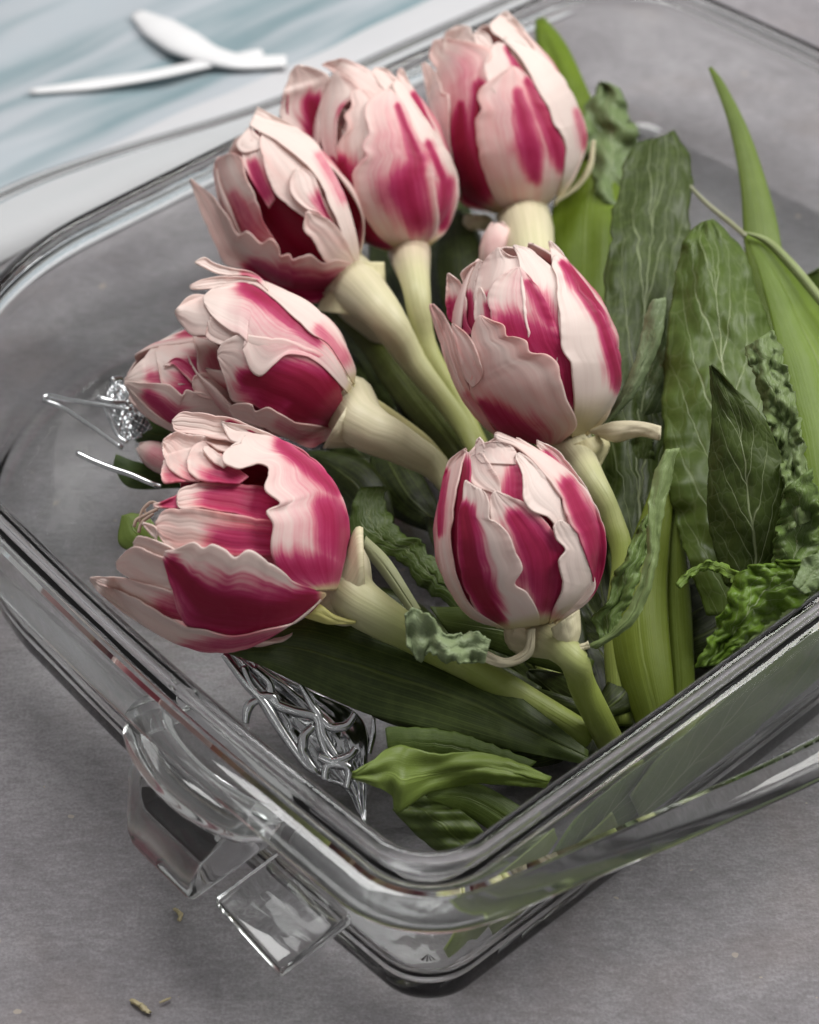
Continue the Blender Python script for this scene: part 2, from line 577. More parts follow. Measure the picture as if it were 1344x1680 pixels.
def make_dish():
    base = np.array([CC[0], CC[1], 0.0005])
    d = thing('glass_dish', 'clear rectangular glass baking dish holding the tulips', 'dish', base)
    pts, nor = dish_outline()
    wf = side_flange(pts, nor)
    rb = 0.0023   # rim bead radius
    prof = []     # (flange share, outward offset, height)
    floor_in = 0.006
    prof += [(0, -0.020, floor_in), (0, -0.013, floor_in + 0.0006), (0, -0.0075, floor_in + 0.003), (0, -0.0048, floor_in + 0.008)]
    for t in np.linspace(0.15, 1, 6):
        prof.append((0, -0.0043 + 0.0027 * t, 0.0145 + (ZR - 0.0035 - 0.0145) * t))
    for a in np.linspace(172, 0, 9):
        prof.append((0, 0.0006 + rb * math.cos(math.radians(a)), ZR - rb + rb * math.sin(math.radians(a))))
    prof.append((0, 0.0027, ZR - 0.0055))
    prof.append((0, 0.0031, ZR - 0.0066))
    prof.append((0.02, 0.0040, ZR - 0.0074))
    for t in (0.05, 0.15, 0.5, 0.9, 0.97):
        prof.append((t, 0.004, ZR - 0.0076 - 0.0016 * t))
    prof += [(1, 0.0022, ZR - 0.0092), (1, 0.0028, ZR - 0.0092)]
    for a in np.linspace(4, 36, 7):
        prof.append((1, 0.0024 + 0.016 * math.sin(math.radians(a)), ZR - 0.0092 - 0.016 * (1 - math.cos(math.radians(a)))))
    ox_, oz_ = prof[-1][1], prof[-1][2]
    for a in np.linspace(40, -95, 8):
        prof.append((1, ox_ - 0.0010 + 0.0017 * math.cos(math.radians(a)), oz_ - 0.0012 + 0.0017 * math.sin(math.radians(a))))
    prof.append((1, 0.0058, ZR - 0.0140))
    for t in (0.97, 0.9, 0.5, 0.15, 0.05):
        prof.append((t, 0.004, ZR - 0.0100 - 0.0018 * t))
    prof.append((0.02, 0.0036, ZR - 0.0102))
    prof.append((0, 0.0026, ZR - 0.0110))
    for t in np.linspace(0.03, 1, 8):
        prof.append((0, 0.0018 - 0.0028 * t, (ZR - 0.012) * (1 - t) + 0.007 * t))
    prof += [(0, -0.0018, 0.0042), (0, -0.0036, 0.0018), (0, -0.0066, 0.0007), (0, -0.013, 0.0005), (0, -0.020, 0.0005)]
    nb = len(pts)
    verts, faces = [], []
    for (kf, o, z) in prof:
        q = pts + nor * (o + kf * wf)[:, None] if kf else pts + nor * o
        xy = CC + q[:, :1] * AX + q[:, 1:] * BX
        verts.append(np.column_stack([xy, np.full(nb, z)]))
    m = len(prof)
    verts = np.vstack(verts)
    faces = grid_faces(m, nb, True)
    # caps of floor
    verts = np.vstack([verts, [[CC[0], CC[1], floor_in]], [[CC[0], CC[1], 0.0005]]])
    ci, co = len(verts) - 2, len(verts) - 1
    for j in range(nb):
        faces.append((ci, (j + 1) % nb, j))
        faces.append((co, (m - 1) * nb + j, (m - 1) * nb + (j + 1) % nb))
    faces = [f[::-1] for f in faces]
    body = new_mesh('body', verts, faces, 'glass', d)
    import bmesh
    b_ = bmesh.new()
    b_.from_mesh(body.data)
    fn0 = b_.faces[:]
    n_before = [f_.normal.copy() for f_ in fn0[:5]]
    bmesh.ops.recalc_face_normals(b_, faces=b_.faces)
    0 and print('NORMALCHECK', [round(f_.normal.dot(n_), 2) for f_, n_ in zip(fn0[:5], n_before)], b_.calc_volume(signed=True))
    b_.to_mesh(body.data)
    b_.free()

    # handle lug on the W-N side; local frame: s along W->N, o outward (-b), z up
    def L(s, o, z):
        xy = CC + AX * s + BX * (-LB / 2 - o)
        return np.array([xy[0], xy[1], z])

    def s_of(px, py, z):
        p = P(px, py, z)[:2] - CC
        return p @ AX, -(p @ BX) - LB / 2
    s0, o0 = s_of(205, 1175, 0.056)
    s1, o1 = s_of(405, 1385, 0.056)
    sA, oA = s_of(330, 1490, 0.026)
    sB, oB = s_of(565, 1508, 0.030)
    sC, oC = s_of(440, 1582, 0.022)
    0 and print('HANDLE', s0, o0, s1, o1, sA, oA, sB, oB, sC, oC)

    def sweep(name, sections, closed_ends=True, bev=0.0012):
        v = np.vstack(sections)
        nn = len(sections[0])
        f = grid_faces(len(sections), nn, True)
        f.append(tuple(range(nn))[::-1])
        f.append(tuple(range((len(sections) - 1) * nn, len(sections) * nn)))
        o = new_mesh(name, v, f, 'glass', d)
        bm = o.modifiers.new('bevel', 'BEVEL')
        bm.width = bev
        bm.segments = 3
        bm.limit_method = 'ANGLE'
        bm.angle_limit = math.radians(35)
        import bmesh
        b = bmesh.new()
        b.from_mesh(o.data)
        bmesh.ops.recalc_face_normals(b, faces=b.faces)
        b.to_mesh(o.data)
        b.free()
        return o
    # grip bar (rounded, slightly arched)
    secs = []
    for t in np.linspace(0, 1, 14):
        s = s0 + (s1 - s0) * t
        arch = math.sin(math.pi * t)
        oc = 0.0105 + 0.0075 * arch ** 0.6
        rr_o = 0.0080 * (0.55 + 0.45 * arch ** 0.35)
        rr_z = 0.0058 * (0.65 + 0.35 * arch ** 0.35)
        secs.append(np.array([L(s, oc + rr_o * math.cos(a), 0.0545 + rr_z * math.sin(a)) for a in np.linspace(0, 2 * math.pi, 14, endpoint=False)]))
    sweep('grip', secs, bev=0.0005)
    # wedge plate below the grip
    secs = []
    for t in np.linspace(0, 1, 12):
        s = s0 + 0.001 + (sA - s0 - 0.002) * t
        arch = 0.35 + 0.65 * float(smooth(-0.15, 0.5, t))
        ou = 0.006 + 0.028 * arch
        secs.append(np.array([L(s, 0.0035, 0.048), L(s, 0.010 + 0.006 * arch, 0.0490), L(s, ou - 0.006, 0.044), L(s, ou, 0.033), L(s, ou - 0.002, 0.0295), L(s, 0.0015, 0.0305)]))
    sweep('thumb_rest', secs)
    secs = []
    for t in np.linspace(0, 1, 6):
        s = sA + 0.001 + (sB - sA - 0.001) * t
        ou = 0.026 + 0.002 * t
        secs.append(np.array([L(s, 0.0010, 0.0295), L(s, ou, 0.0285), L(s, ou, 0.0235), L(s, 0.0005, 0.0245)]))
    sweep('side_tab', secs)
    return d


make_dish()


# ------------------------------------------------------------------ ribbons (leaves, bracts)
def ribbon(name, Lp, Rp, z0, z1, mat, col=(0.1, 0.2, 0.03), parent=None, nv=44, nu=22, bulge=0.18, tilt=0.0, frill=0.0, ffreq=9, wave=0.0, seed=1,
           edge=0.0, depth=None, thick=0.0007, tint=None, vcurve=0.0, label=None, cat='leaf', group=None, mod=None, cup=1.0, dfn=None):
    Lc, Rc = catmull(Lp, nv), catmull(Rp, nv)
    v = np.linspace(0, 1, nv)
    u = np.linspace(0, 1, nu)
    if edge:
        d = Rc - Lc
        d /= (np.linalg.norm(d, axis=1)[:, None] + 1e-6)
        fade = smooth(0, 0.12, v)[:, None]
        Lc = Lc + d * (wobi(v * ffreq * 0.9, seed + 5) * edge)[:, None] * fade
        Rc = Rc + d * (wobi(v * ffreq * 0.9, seed + 9) * edge)[:, None] * fade
    px = Lc[:, None, :] * (1 - u)[None, :, None] + Rc[:, None, :] * u[None, :, None]
    mid = (Lc + Rc) / 2
    if dfn is not None:
        dc = dfn(mid[:, 0], mid[:, 1])
    elif depth is None:
        z = z0 + (z1 - z0) * v + vcurve * np.sin(np.pi * v)
        dc = depth_z(mid[:, 0], mid[:, 1], z)
    else:
        dc = depth[0] + (depth[1] - depth[0]) * v - vcurve * np.sin(np.pi * v)
    wpx = np.linalg.norm(Rc - Lc, axis=1)
    mpp = dc / F
    U, V = np.meshgrid(u, v)
    x = 2 * U - 1
    off = bulge * (1 - x * x) * (wpx * mpp)[:, None] * 0.5 * cup
    off += tilt * x * (wpx * mpp)[:, None] * 0.5
    if frill:
        off += frill * (np.abs(x) ** 2.2) * np.where(x < 0, wobi(V * ffreq * 0.5 + 0.11 * U, seed, 3), wobi(V * ffreq * 0.5 + 0.13 * U, seed + 1, 3)) * smooth(0, 0.15, V)
    if wave:
        off += wave * (wob(V * 1.3 + U * 0.5, seed + 2, 2) + 0.6 * wob(U * 0.9 - V * 0.8, seed + 3, 2)) * smooth(0, 0.1, V)
    if mod is not None:
        off += mod(U, V)
    off -= 0.0009 * np.exp(-(x / 0.06) ** 2) * (1 - V)
    dd = (dfn(px[..., 0], px[..., 1]) if dfn is not None else dc[:, None]) - off
    p = at_depth(px[..., 0], px[..., 1], dd)
    p[..., 2] = np.maximum(p[..., 2], 0.0095)
    t = None
    if tint is not None:
        t = tint(U, V).reshape(-1, 4)
    o = new_mesh(name, p.reshape(-1, 3), grid_faces(nv, nu), mat, parent, np.stack([U, V], -1).reshape(-1, 2), t)
    o.color = (*col, 1)
    solidify(o, thick, 0.0)
    if parent is None:
        o['base_point'] = [float(c_) for c_ in o.location]
    if parent is None and label:
        tag(o, label, cat, group)
    return o


# ------------------------------------------------------------------ tulips
_PROFILE = {}


def shape_r(v, closed=1.0):
    xs = np.array([0, .04, .1, .22, .42, .62, .78, .9, 1.0])
    c = np.array([.10, .34, .58, .86, 1.0, .95, .77, .52, .16])
    o = np.array([.10, .34, .58, .86, 1.0, 1.02, .97, .90, .80])
    key = round(float(closed), 3)
    if key not in _PROFILE:
        g = np.linspace(-0.3, 1.3, 1601)
        y = np.interp(g, xs, c * closed + o * (1 - closed))
        ker = np.exp(-0.5 * (np.arange(-150, 151) / 45.0) ** 2)
        ker /= ker.sum()
        ys = np.convolve(np.pad(y, 150, mode='edge'), ker, mode='valid')
        mixw = smooth(0.0, 0.12, g)
        _PROFILE[key] = (g, y * (1 - mixw) + ys * mixw)
    return np.interp(v, *_PROFILE[key])


def shell_depth(ab, axis_len, hw, tau, s, closed, far=False):
    """ab: (...,2) image-plane coords (along projected axis, across) from the base, px. returns z' toward camera, px"""
    a, b = ab[..., 0], ab[..., 1]
    ct, st = math.cos(tau), math.sin(tau)
    zs = np.linspace(1.6 * hw, -1.6 * hw, 420) + 0.0
    zoff = a * math.tan(tau)
    Z = zoff[..., None] + zs
    al = a[..., None] * ct + Z * st
    # perpendicular distance
    per = np.sqrt(np.maximum((a * a + b * b)[..., None] + Z * Z - al * al, 0))
    v = al / axis_len
    R = hw * s * shape_r(np.clip(v, 0, 1), closed)
    over = np.maximum(v - 1, 0) + np.maximum(-v, 0)
    g = per - R + over * axis_len * 1.0
    inside = g <= 0
    if far:
        idx = inside.shape[-1] - 1 - np.argmax(inside[..., ::-1], -1)
        near_i = np.clip(idx + 1, 0, len(zs) - 1)
        prev = idx
    else:
        idx = np.argmax(inside, -1)
        near_i = idx
        prev = np.clip(idx - 1, 0, None)
    has = inside.any(-1)
    gm = np.argmin(g, -1)

    def pick(i):
        return np.take_along_axis(g, i[..., None], -1)[..., 0]
    g0, g1 = pick(prev), pick(near_i)
    t = np.where(np.abs(g1 - g0) > 1e-9, -g0 / (g1 - g0 + 1e-12), 0)
    t = np.clip(t, 0, 1)
    zh = zs[prev] + (zs[near_i] - zs[prev]) * t
    z = np.where(has, zh, zs[gm])
    return z + zoff


def blur2(a, k=2):
    for _ in range(k):
        b = a.copy()
        b[1:-1] = 0.25 * a[:-2] + 0.5 * a[1:-1] + 0.25 * a[2:]
        c = b.copy()
        c[:, 1:-1] = 0.25 * b[:, :-2] + 0.5 * b[:, 1:-1] + 0.25 * b[:, 2:]
        a = c
    return a


class Tulip:
    def __init__(self, zoom, base, tip, hw, tau, closed, zc, label, seed, core=True, backs=True, bv=0.97, bs=0.93):
        self.ox, self.oy, self.k = zoom
        self.base = self.full(base)
        self.tip = self.full(tip)
        self.hw = hw * self.k
        self.tau = math.radians(tau)
        self.closed = closed
        self.seed = seed
        ctr = (self.base + self.tip) / 2
        pl = np.linalg.norm(self.tip - self.base)
        self.len = pl / math.cos(self.tau)
        self.e1 = (self.tip - self.base) / pl
        self.e2 = np.array([-self.e1[1], self.e1[0]])
        dc = float(depth_z(ctr[0], ctr[1], zc))
        self.mpp = dc / F
        # depth of the base plane so that the centre has depth dc
        self.d0 = dc + 0.5 * pl * math.tan(self.tau) * self.mpp
        self.base3 = at_depth(self.base[0], self.base[1], np.array(self.d0))
        self.o = thing('tulip', label, 'tulip', self.base3, 'cut tulips in the dish')
        self.n = 0
        if backs:
            self.revolve([115, 180, 245], 52, bs, 0.55, bv)
            if core:
                self.revolve([20, 140, 260], 70, 0.70, 0.9, 0.86)

    def full(self, p):
        return np.array([self.ox, self.oy]) + np.array(p, float) * self.k

    def revolve(self, phis, half, s, fl, vmax):
        # hidden-side petals built about the flower's own axis
        nv, nu = 26, 18
        for i, ph in enumerate(phis):
            v = np.linspace(0.0, vmax, nv)
            u = np.linspace(-1, 1, nu)
            wv = np.sin(np.clip(v / vmax, 0, 1) * np.pi * 0.5 + 0.35) * np.where(v / vmax > 0.75, np.sqrt(np.maximum(1 - ((v / vmax - 0.75) / 0.252) ** 2, 0.01)), 1)
            U, V = np.meshgrid(u, v)
            phi = np.radians(ph + half * U * wv[:, None])
            R = self.hw * s * shape_r(V, self.closed) * (1 + 0.03 * wob(U * 1.3 + V, self.seed + i))
            al = V * self.len
            ct, st = math.cos(self.tau), math.sin(self.tau)
            # phi = 0 towards the camera
            a = al * ct - R * np.cos(phi) * st
            zz = al * st + R * np.cos(phi) * ct
            b = R * np.sin(phi)
            px = self.base[0] + a * self.e1[0] + b * self.e2[0]
            py = self.base[1] + a * self.e1[1] + b * self.e2[1]
            p = at_depth(px, py, self.d0 - zz * self.mpp)
            f = fl * smooth(1.0, 0.35, np.abs(U)) * smooth(1.0, 0.7, V / vmax)
            t = np.stack([f, smooth(.14, .02, V), 0.2 + 0 * U, 1 + 0 * U], -1).reshape(-1, 4)
            o = new_mesh('petal', p.reshape(-1, 3), grid_faces(nv, nu), 'petal', self.o, np.stack([U * .5 + .5, V], -1).reshape(-1, 2), t)
            solidify(o, 0.0006, 0.0)

    def petal(self, L, R, s, flames=(), fl=1.0, blush=0.15, far=False, cream=None, nv=84, nu=34, lift=0.03, edge=4.0, wave=0.0045, soft=0.55, creamlen=0.10, top=0.0, ov=0.0):
        self.n += 1
        sd = self.seed * 31 + self.n * 7
        Lc = catmull([self.full(p) for p in L], nv)
        Rc = catmull([self.full(p) for p in R], nv)
        v = np.linspace(0, 1, nv)
        u = np.linspace(0, 1, nu)
        d = Rc - Lc
        d /= (np.linalg.norm(d, axis=1)[:, None] + 1e-3)
        fade = (smooth(0.1, 0.35, v) * smooth(1.0, .93, v))[:, None]
        rl = np.random.RandomState(sd + 40)

        def lobes(len_px):
            nl = max(len_px / rl.uniform(38, 58), 1.5)
            w_ = v + 0.05 * np.sin(v * rl.uniform(5, 9) + rl.rand() * 6) + rl.rand()
            return (np.abs(np.sin(np.pi * nl * w_)) ** 0.6 - 0.6) * (0.6 + 0.4 * np.sin(v * 11 + rl.rand() * 6))
        ll_ = np.linalg.norm(np.diff(Lc, axis=0), axis=1).sum()
        lr_ = np.linalg.norm(np.diff(Rc, axis=0), axis=1).sum()
        wpx_ = np.linalg.norm(Rc - Lc, axis=1)
        amp = (edge * np.clip(wpx_ / 60.0, 0.15, 1.0))[:, None]
        Lc = Lc - d * lobes(ll_)[:, None] * amp * fade
        Rc = Rc + d * lobes(lr_)[:, None] * amp * fade
        px = Lc[:, None, :] * (1 - u)[None, :, None] + Rc[:, None, :] * u[None, :, None]
        rel = px - self.base
        ab = np.stack([rel @ self.e1, rel @ self.e2], -1)
        U, V = np.meshgrid(u, v)
        x = 2 * U - 1
        z = shell_depth(ab, self.len, self.hw, self.tau, s, self.closed, far)
        z = blur2(z, 3)
        em = smooth(0.55, 1.0, np.abs(x)) * smooth(0.12, 0.4, V)
        tipm = smooth(0.82, 1.0, V)
        z = z + self.hw * lift * np.maximum(em, tipm)
        wv = wave * self.hw * (wob(U * 1.7 + 0.25 * V, sd + 3, 3) * (0.4 + V) + wob(V * 1.6, sd + 4, 2) * np.abs(x) ** 1.5 * 0.9)
        ruff = 0.007 * self.hw * np.abs(x) ** 4 * wob(V * 6.5 + 0.3 * np.sign(x), sd + 6, 2) * smooth(0.2, 0.5, V)
        z = z + wv + ruff + ov * self.hw
        # keep surfaces of neighbouring petals apart by their shell factor
        p = at_depth(px[..., 0], px[..., 1], self.d0 - z * self.mpp)
        # colour pattern of the petal
        q = (px - np.array([self.ox, self.oy])) / self.k
        f = np.zeros(q.shape[:2])
        for fm in flames:
            x1, y1, r1, x2, y2, r2 = fm[:6]
            fs = fm[6] if len(fm) > 6 else 1.0
            A = np.array([x1, y1], float)
            B = np.array([x2, y2], float)
            dv = B - A
            t = np.clip(((q - A) @ dv) / (dv @ dv + 1e-6), 0, 1)
            c = A + t[..., None] * dv
            dist = np.linalg.norm(q - c, axis=-1)
            rr = (r1 + (r2 - r1) * t) * (1 + 0.22 * wob(U * 3.1 + 0.3 * V, sd + 11, 3) + 0.10 * wob(V * 1.7, sd + 12, 2))
            sf = soft * 0.9 + 0.42
            f = np.maximum(f, fs * smooth(1.0 + sf, max(1.0 - sf * 0.95, 0.02), dist / rr))
        f = f * fl
        if top:
            f = f * smooth(1.0, 1.0 - top, V)
        cr = smooth(creamlen, creamlen * 0.2, V) * (0.85 if cream is None else cream)
        bl = blush * (0.55 + 0.45 * np.abs(x)) * (0.6 + 0.4 * wob(V * 1.1 + U, sd + 8))
        tint = np.stack([f, cr, np.clip(bl, 0, 1), np.ones_like(f)], -1).reshape(-1, 4)
        o = new_mesh('petal', p.reshape(-1, 3), grid_faces(nv, nu), 'petal', self.o, np.stack([U, V], -1).reshape(-1, 2), tint)
        solidify(o, 0.0005, 0.0)
        return o

    def stem(self, pts, radii_px, col=(0.28, 0.34, 0.075), pale=0.3, name='stem', pink=0.0, start=True, dback=0.0):
        """pts: (px,py,z) in full pixels ; first point = flower base"""
        P3 = []
        if start:
            P3.append(self.base3 - ray(self.base[0], self.base[1]) * (-dback))
        for (x, y, z) in pts:
            P3.append(P(x, y, z))
        rad = [r * self.mpp for r in radii_px]
        v, f, uv = tube_pts(P3, rad, 18, 36)
        v[:, 2] = np.maximum(v[:, 2], 0.009)
        t = np.zeros((len(v), 4))
        t[:, 0] = smooth(pale + 0.25, pale * 0.35, uv[:, 1]) * 0.9
        t[:, 2] = pink * smooth(0.35, 0.0, uv[:, 1])
        t[:, 3] = 1
        o = new_mesh(name, v, f, 'stem', self.o, uv, t)
        o.color = (*col, 1)
        return o

    def bract(self, L, R, d_off=0.0, col=(0.62, 0.58, 0.30), pale=0.7, bulge=0.7, name='bract', tilt=0.0, full=False, vcurve=0.0, d_off2=None):
        Lf = [p if full else self.full(p) for p in L]
        Rf = [p if full else self.full(p) for p in R]
        d = self.d0 - d_off
        d2 = self.d0 - (d_off if d_off2 is None else d_off2)
        return ribbon(name, Lf, Rf, 0, 0, 'stem', col, self.o, nv=30, nu=16, bulge=bulge, depth=(d, d2), tilt=tilt, wave=0.0004, seed=self.seed + self.n, vcurve=vcurve,
                      tint=lambda U, V: np.stack([pale + 0 * U, 0 * U, 0 * U, 1 + 0 * U], -1), thick=0.0006)


Z6 = (140, 660, 500 / 1344)
Z4 = (190, 410, 400 / 1344)
Z3 = (300, 160, 340 / 1344)
Z2 = (450, 80, 320 / 1344)
Z1 = (680, 10, 310 / 1344)
Z7 = (690, 380, 350 / 1344)
Z8 = (700, 700, 310 / 1344)
Z9 = (50, 590, 280 / 1344)


def tulips():
    # ---- T8 : closed egg-shaped bloom in the middle
    t = Tulip(Z8, (720, 1440), (500, 90), 600, 18, 1.0, 0.088, 'closed egg shaped tulip with scalloped white edges round a magenta centre', 8)
    t.petal([(330, 900), (280, 500), (275, 250), (350, 160), (430, 110)], [(800, 900), (720, 600), (690, 330), (640, 200), (520, 105)], 0.86, [(620, 470, 120, 640, 330, 70)], 0.75, 0.4)
    t.petal([(480, 470), (340, 420), (290, 300), (310, 220), (380, 185)], [(530, 470), (520, 380), (470, 290), (430, 240), (400, 190)], 0.90, [], 0, 0.35, cream=0.0)
    t.petal([(390, 260), (350, 210), (370, 140), (440, 110), (500, 105)], [(640, 270), (620, 230), (640, 190), (600, 140), (520, 108)], 0.93, [], 0, 0.3, cream=0.0)
    t.petal([(600, 1420), (560, 1150), (500, 850), (455, 640), (450, 520), (480, 465)], [(900, 1400), (980, 1150), (985, 880), (820, 650), (690, 540), (500, 458)], 0.94, [(860, 1250, 90, 840, 950, 230), (840, 950, 230, 640, 660, 80)], 0.9, 0.2, soft=0.45)
    t.petal([(500, 1430), (200, 1180), (150, 820), (195, 450), (268, 160)], [(520, 1430), (310, 1200), (260, 900), (310, 420), (310, 200)], 0.95, [(380, 1350, 150, 240, 800, 130), (240, 800, 130, 260, 300, 80)], 1.0, 0.2)
    t.petal([(560, 1440), (400, 1360), (280, 1150), (225, 900), (230, 650), (262, 480), (275, 385), (300, 400)], [(800, 1410), (795, 1320), (720, 1185), (628, 1120), (682, 1005), (625, 870), (575, 760), (500, 680), (450, 650), (442, 530), (405, 455), (350, 450)], 1.0,
            [(520, 1420, 60, 330, 1050, 120), (330, 1050, 120, 270, 600, 70)], 1.0, 0.15, soft=0.35)
    t.petal([(560, 1440), (300, 1345), (130, 1080), (80, 720), (95, 500), (150, 260), (230, 180), (280, 152)], [(570, 1440), (330, 1290), (225, 1100), (185, 930), (168, 770), (188, 650), (190, 585), (210, 460), (245, 300), (284, 158)], 1.02, [(85, 750, 40, 130, 330, 30)], 0.8, 0.55)
    t.petal([(900, 1410), (1120, 1260), (1185, 1120), (1140, 950), (1080, 780), (1010, 670), (955, 500), (870, 380), (740, 230), (620, 135), (520, 105), (480, 75)], [(900, 1410), (1150, 1240), (1250, 1050), (1280, 850), (1255, 690), (1180, 520), (1080, 390), (940, 260), (780, 160), (640, 95), (520, 40), (485, 45)], 1.02,
            [(1215, 1120, 90, 1190, 800, 110), (1190, 800, 110, 1000, 420, 60)], 0.88, 0.25, soft=0.5)
    t.petal([(870, 1400), (905, 1290), (965, 1165), (958, 1050), (945, 950), (985, 872), (925, 800), (905, 720), (930, 670)], [(920, 1405), (1085, 1290), (1195, 1145), (1170, 1000), (1110, 850), (1060, 740), (960, 664)], 1.01, [(880, 1330, 60, 880, 1300, 40)], 0.4, 0.05)
    t.petal([(960, 800), (880, 660), (745, 592), (690, 515), (688, 400), (668, 300), (636, 230), (640, 195)], [(1020, 690), (1003, 655), (955, 560), (930, 430), (820, 320), (720, 225), (655, 185)], 0.985, [], 0, 0.1, cream=0)
    t.petal([(1200, 680), (1040, 450), (890, 270), (785, 130)], [(1222, 610), (1135, 430), (1010, 260), (920, 160), (785, 96)], 0.975, [(1180, 600, 40, 850, 200, 35)], 0.8, 0.1, cream=0.3)
    t.petal([(350, 180), (348, 130), (362, 90)], [(420, 180), (405, 110), (375, 75)], 0.95, [], 0, 0.2, cream=0.0, nv=16, nu=10)
    t.stem([(935, 1075, 0.066), (958, 1130, 0.05), (1000, 1215, 0.024)], [46, 27, 23, 24, 24], pale=0.24, pink=0.25, dback=0.006)
    t.bract([(868, 1032), (860, 1065), (830, 1080), (800, 1068), (785, 1050)], [(878, 1030), (872, 1075), (830, 1094), (795, 1085), (780, 1062)], 0.012, full=True, pale=0.9, bulge=0.4, col=(0.66, 0.58, 0.4))
    t.bract([(905, 1030), (915, 1060), (935, 1070)], [(950, 1000), (952, 1035), (945, 1060)], 0.016, full=True, pale=0.8)
    t.bract([(915, 1060), (940, 1062), (965, 1052)], [(935, 1062), (950, 1068), (968, 1062)], 0.018, full=True, pale=0.8)

    # ---- T7 : upright bloom at right centre
    t = Tulip(Z7, (900, 1330), (520, 110), 560, 14, 0.85, 0.086, 'large tulip with a broad blush front petal above the egg shaped bloom', 17)
    t.petal([(900, 1300), (860, 900), (870, 500), (835, 220), (808, 62)], [(1100, 1230), (1255, 950), (1225, 650), (1110, 430), (960, 230), (880, 115), (818, 58)], 0.95, [(950, 270, 70, 1080, 440, 60), (1080, 440, 60, 1240, 900, 70)], 0.95, 0.1)
    t.petal([(340, 640), (275, 520), (268, 330), (255, 262), (330, 200), (385, 182)], [(360, 620), (345, 500), (345, 320), (392, 186)], 0.86, [(310, 600, 70, 300, 420, 40)], 0.95, 0.3, cream=0)
    t.petal([(310, 650), (190, 570), (160, 460), (163, 330), (172, 264)], [(330, 640), (290, 560), (288, 420), (250, 320), (178, 262)], 0.90, [(230, 600, 110, 190, 470, 60)], 0.8, 0.4, cream=0)
    t.petal([(360, 700), (342, 500), (345, 370), (365, 260), (430, 150), (490, 100)], [(640, 700), (560, 420), (640, 230), (628, 170), (560, 150), (497, 102)], 0.88, [(420, 520, 60, 440, 420, 40)], 0.8, 0.3, cream=0)
    t.petal([(420, 640), (345, 560), (340, 450), (370, 350)], [(460, 620), (440, 500), (415, 420), (380, 350)], 0.93, [(440, 520, 40, 430, 470, 30)], 0.8, 0.3, cream=0, nv=24, nu=14)
    t.petal([(720, 900), (650, 500), (625, 200), (583, 88)], [(965, 1100), (880, 720), (862, 400), (857, 270), (780, 190), (690, 112), (592, 84)], 0.95, [(860, 700, 160, 760, 430, 60)], 0.6, 0.1, cream=0)
    t.petal([(640, 980), (480, 640), (425, 420), (470, 310), (560, 245), (610, 225)], [(965, 1120), (950, 860), (885, 690), (800, 450), (720, 320), (635, 228)], 0.975, [(940, 1050, 80, 860, 760, 150), (860, 760, 150, 560, 600, 110), (820, 560, 60, 680, 330, 30), (760, 520, 200, 700, 380, 130, 0.36)], 0.88, 0.2, cream=0, soft=0.7)
    t.petal([(950, 1310), (968, 1100), (952, 860), (890, 725), (882, 560), (862, 400), (858, 285), (830, 215), (835, 160)], [(1010, 1310), (1165, 1190), (1255, 960), (1235, 780), (1140, 520), (1025, 380), (930, 210), (850, 148)], 1.02, [(1250, 950, 60, 1150, 600, 40), (1150, 600, 35, 960, 270, 55), (960, 270, 50, 890, 200, 20)], 0.9, 0.02, creamlen=0.3)
    t.petal([(720, 1330), (480, 1285), (300, 1110), (190, 900), (100, 620), (60, 490), (62, 455)], [(740, 1330), (500, 1275), (380, 1090), (310, 1000), (250, 820), (205, 640), (150, 530), (80, 455)], 1.0, [(560, 1300, 60, 300, 1030, 30)], 0.4, 0.9, wave=0.018)
    t.petal([(760, 1345), (520, 1275), (370, 1095), (310, 985), (330, 900), (340, 760), (322, 655), (345, 560), (375, 530)], [(860, 1345), (972, 1245), (978, 1170), (925, 1060), (882, 910), (860, 830), (790, 770), (690, 757), (665, 690), (590, 660), (542, 655), (525, 590), (450, 560), (385, 530)], 1.02, [(640, 1310, 140, 400, 1090, 50)], 0.85, 0.75, soft=0.75, creamlen=0.02)
    t.petal([(330, 985), (270, 900), (235, 740), (200, 620), (200, 580)], [(345, 972), (392, 910), (370, 800), (330, 700), (290, 640), (210, 582)], 1.04, [], 0, 0.8, cream=0, nv=30, nu=18)
    t.stem([(972, 785, 0.066), (1005, 855, 0.058), (1022, 920, 0.050), (1010, 1040, 0.036), (1020, 1190, 0.02)], [50, 30, 19, 18, 18, 19, 19], pale=0.3, dback=0.006)
    t.bract([(965, 708), (1005, 693), (1050, 692), (1085, 700)], [(975, 712), (1010, 725), (1050, 716), (1083, 722)], 0.012, full=True, pale=1.0, bulge=0.7, d_off2=0.03)
    t.bract([(925, 735), (930, 760), (960, 775)], [(985, 712), (1000, 730), (985, 765)], 0.012, full=True, pale=0.6, col=(0.6, 0.55, 0.18))

    # ---- T6 : wide open bloom lying towards the left rim
    t = Tulip(Z6, (1110, 740), (200, 520), 490, 26, 0.5, 0.082, 'wide open tulip lying on its side over the rim beside the handle', 26, core=False, bv=0.62, bs=0.9)
    t.petal([(1000, 300), (760, 240), (560, 230), (420, 260)], [(1000, 640), (760, 560), (560, 500), (420, 420)], 0.55, [(900, 400, 300, 560, 380, 220)], 1.0, 0.3, cream=0)
    t.petal([(1090, 420), (950, 230), (700, 90), (550, 55), (430, 44), (383, 80)], [(1080, 520), (900, 330), (700, 200), (640, 172), (500, 145), (400, 128), (384, 90)], 0.98, [(1050, 330, 35, 640, 95, 18)], 0.9, 0.35, cream=0)
    t.petal([(640, 220), (560, 160), (450, 140), (400, 130), (345, 165)], [(500, 350), (440, 342), (370, 290), (345, 240), (338, 180)], 0.86, [(500, 320, 60, 460, 330, 40)], 0.4, 0.5, cream=0)
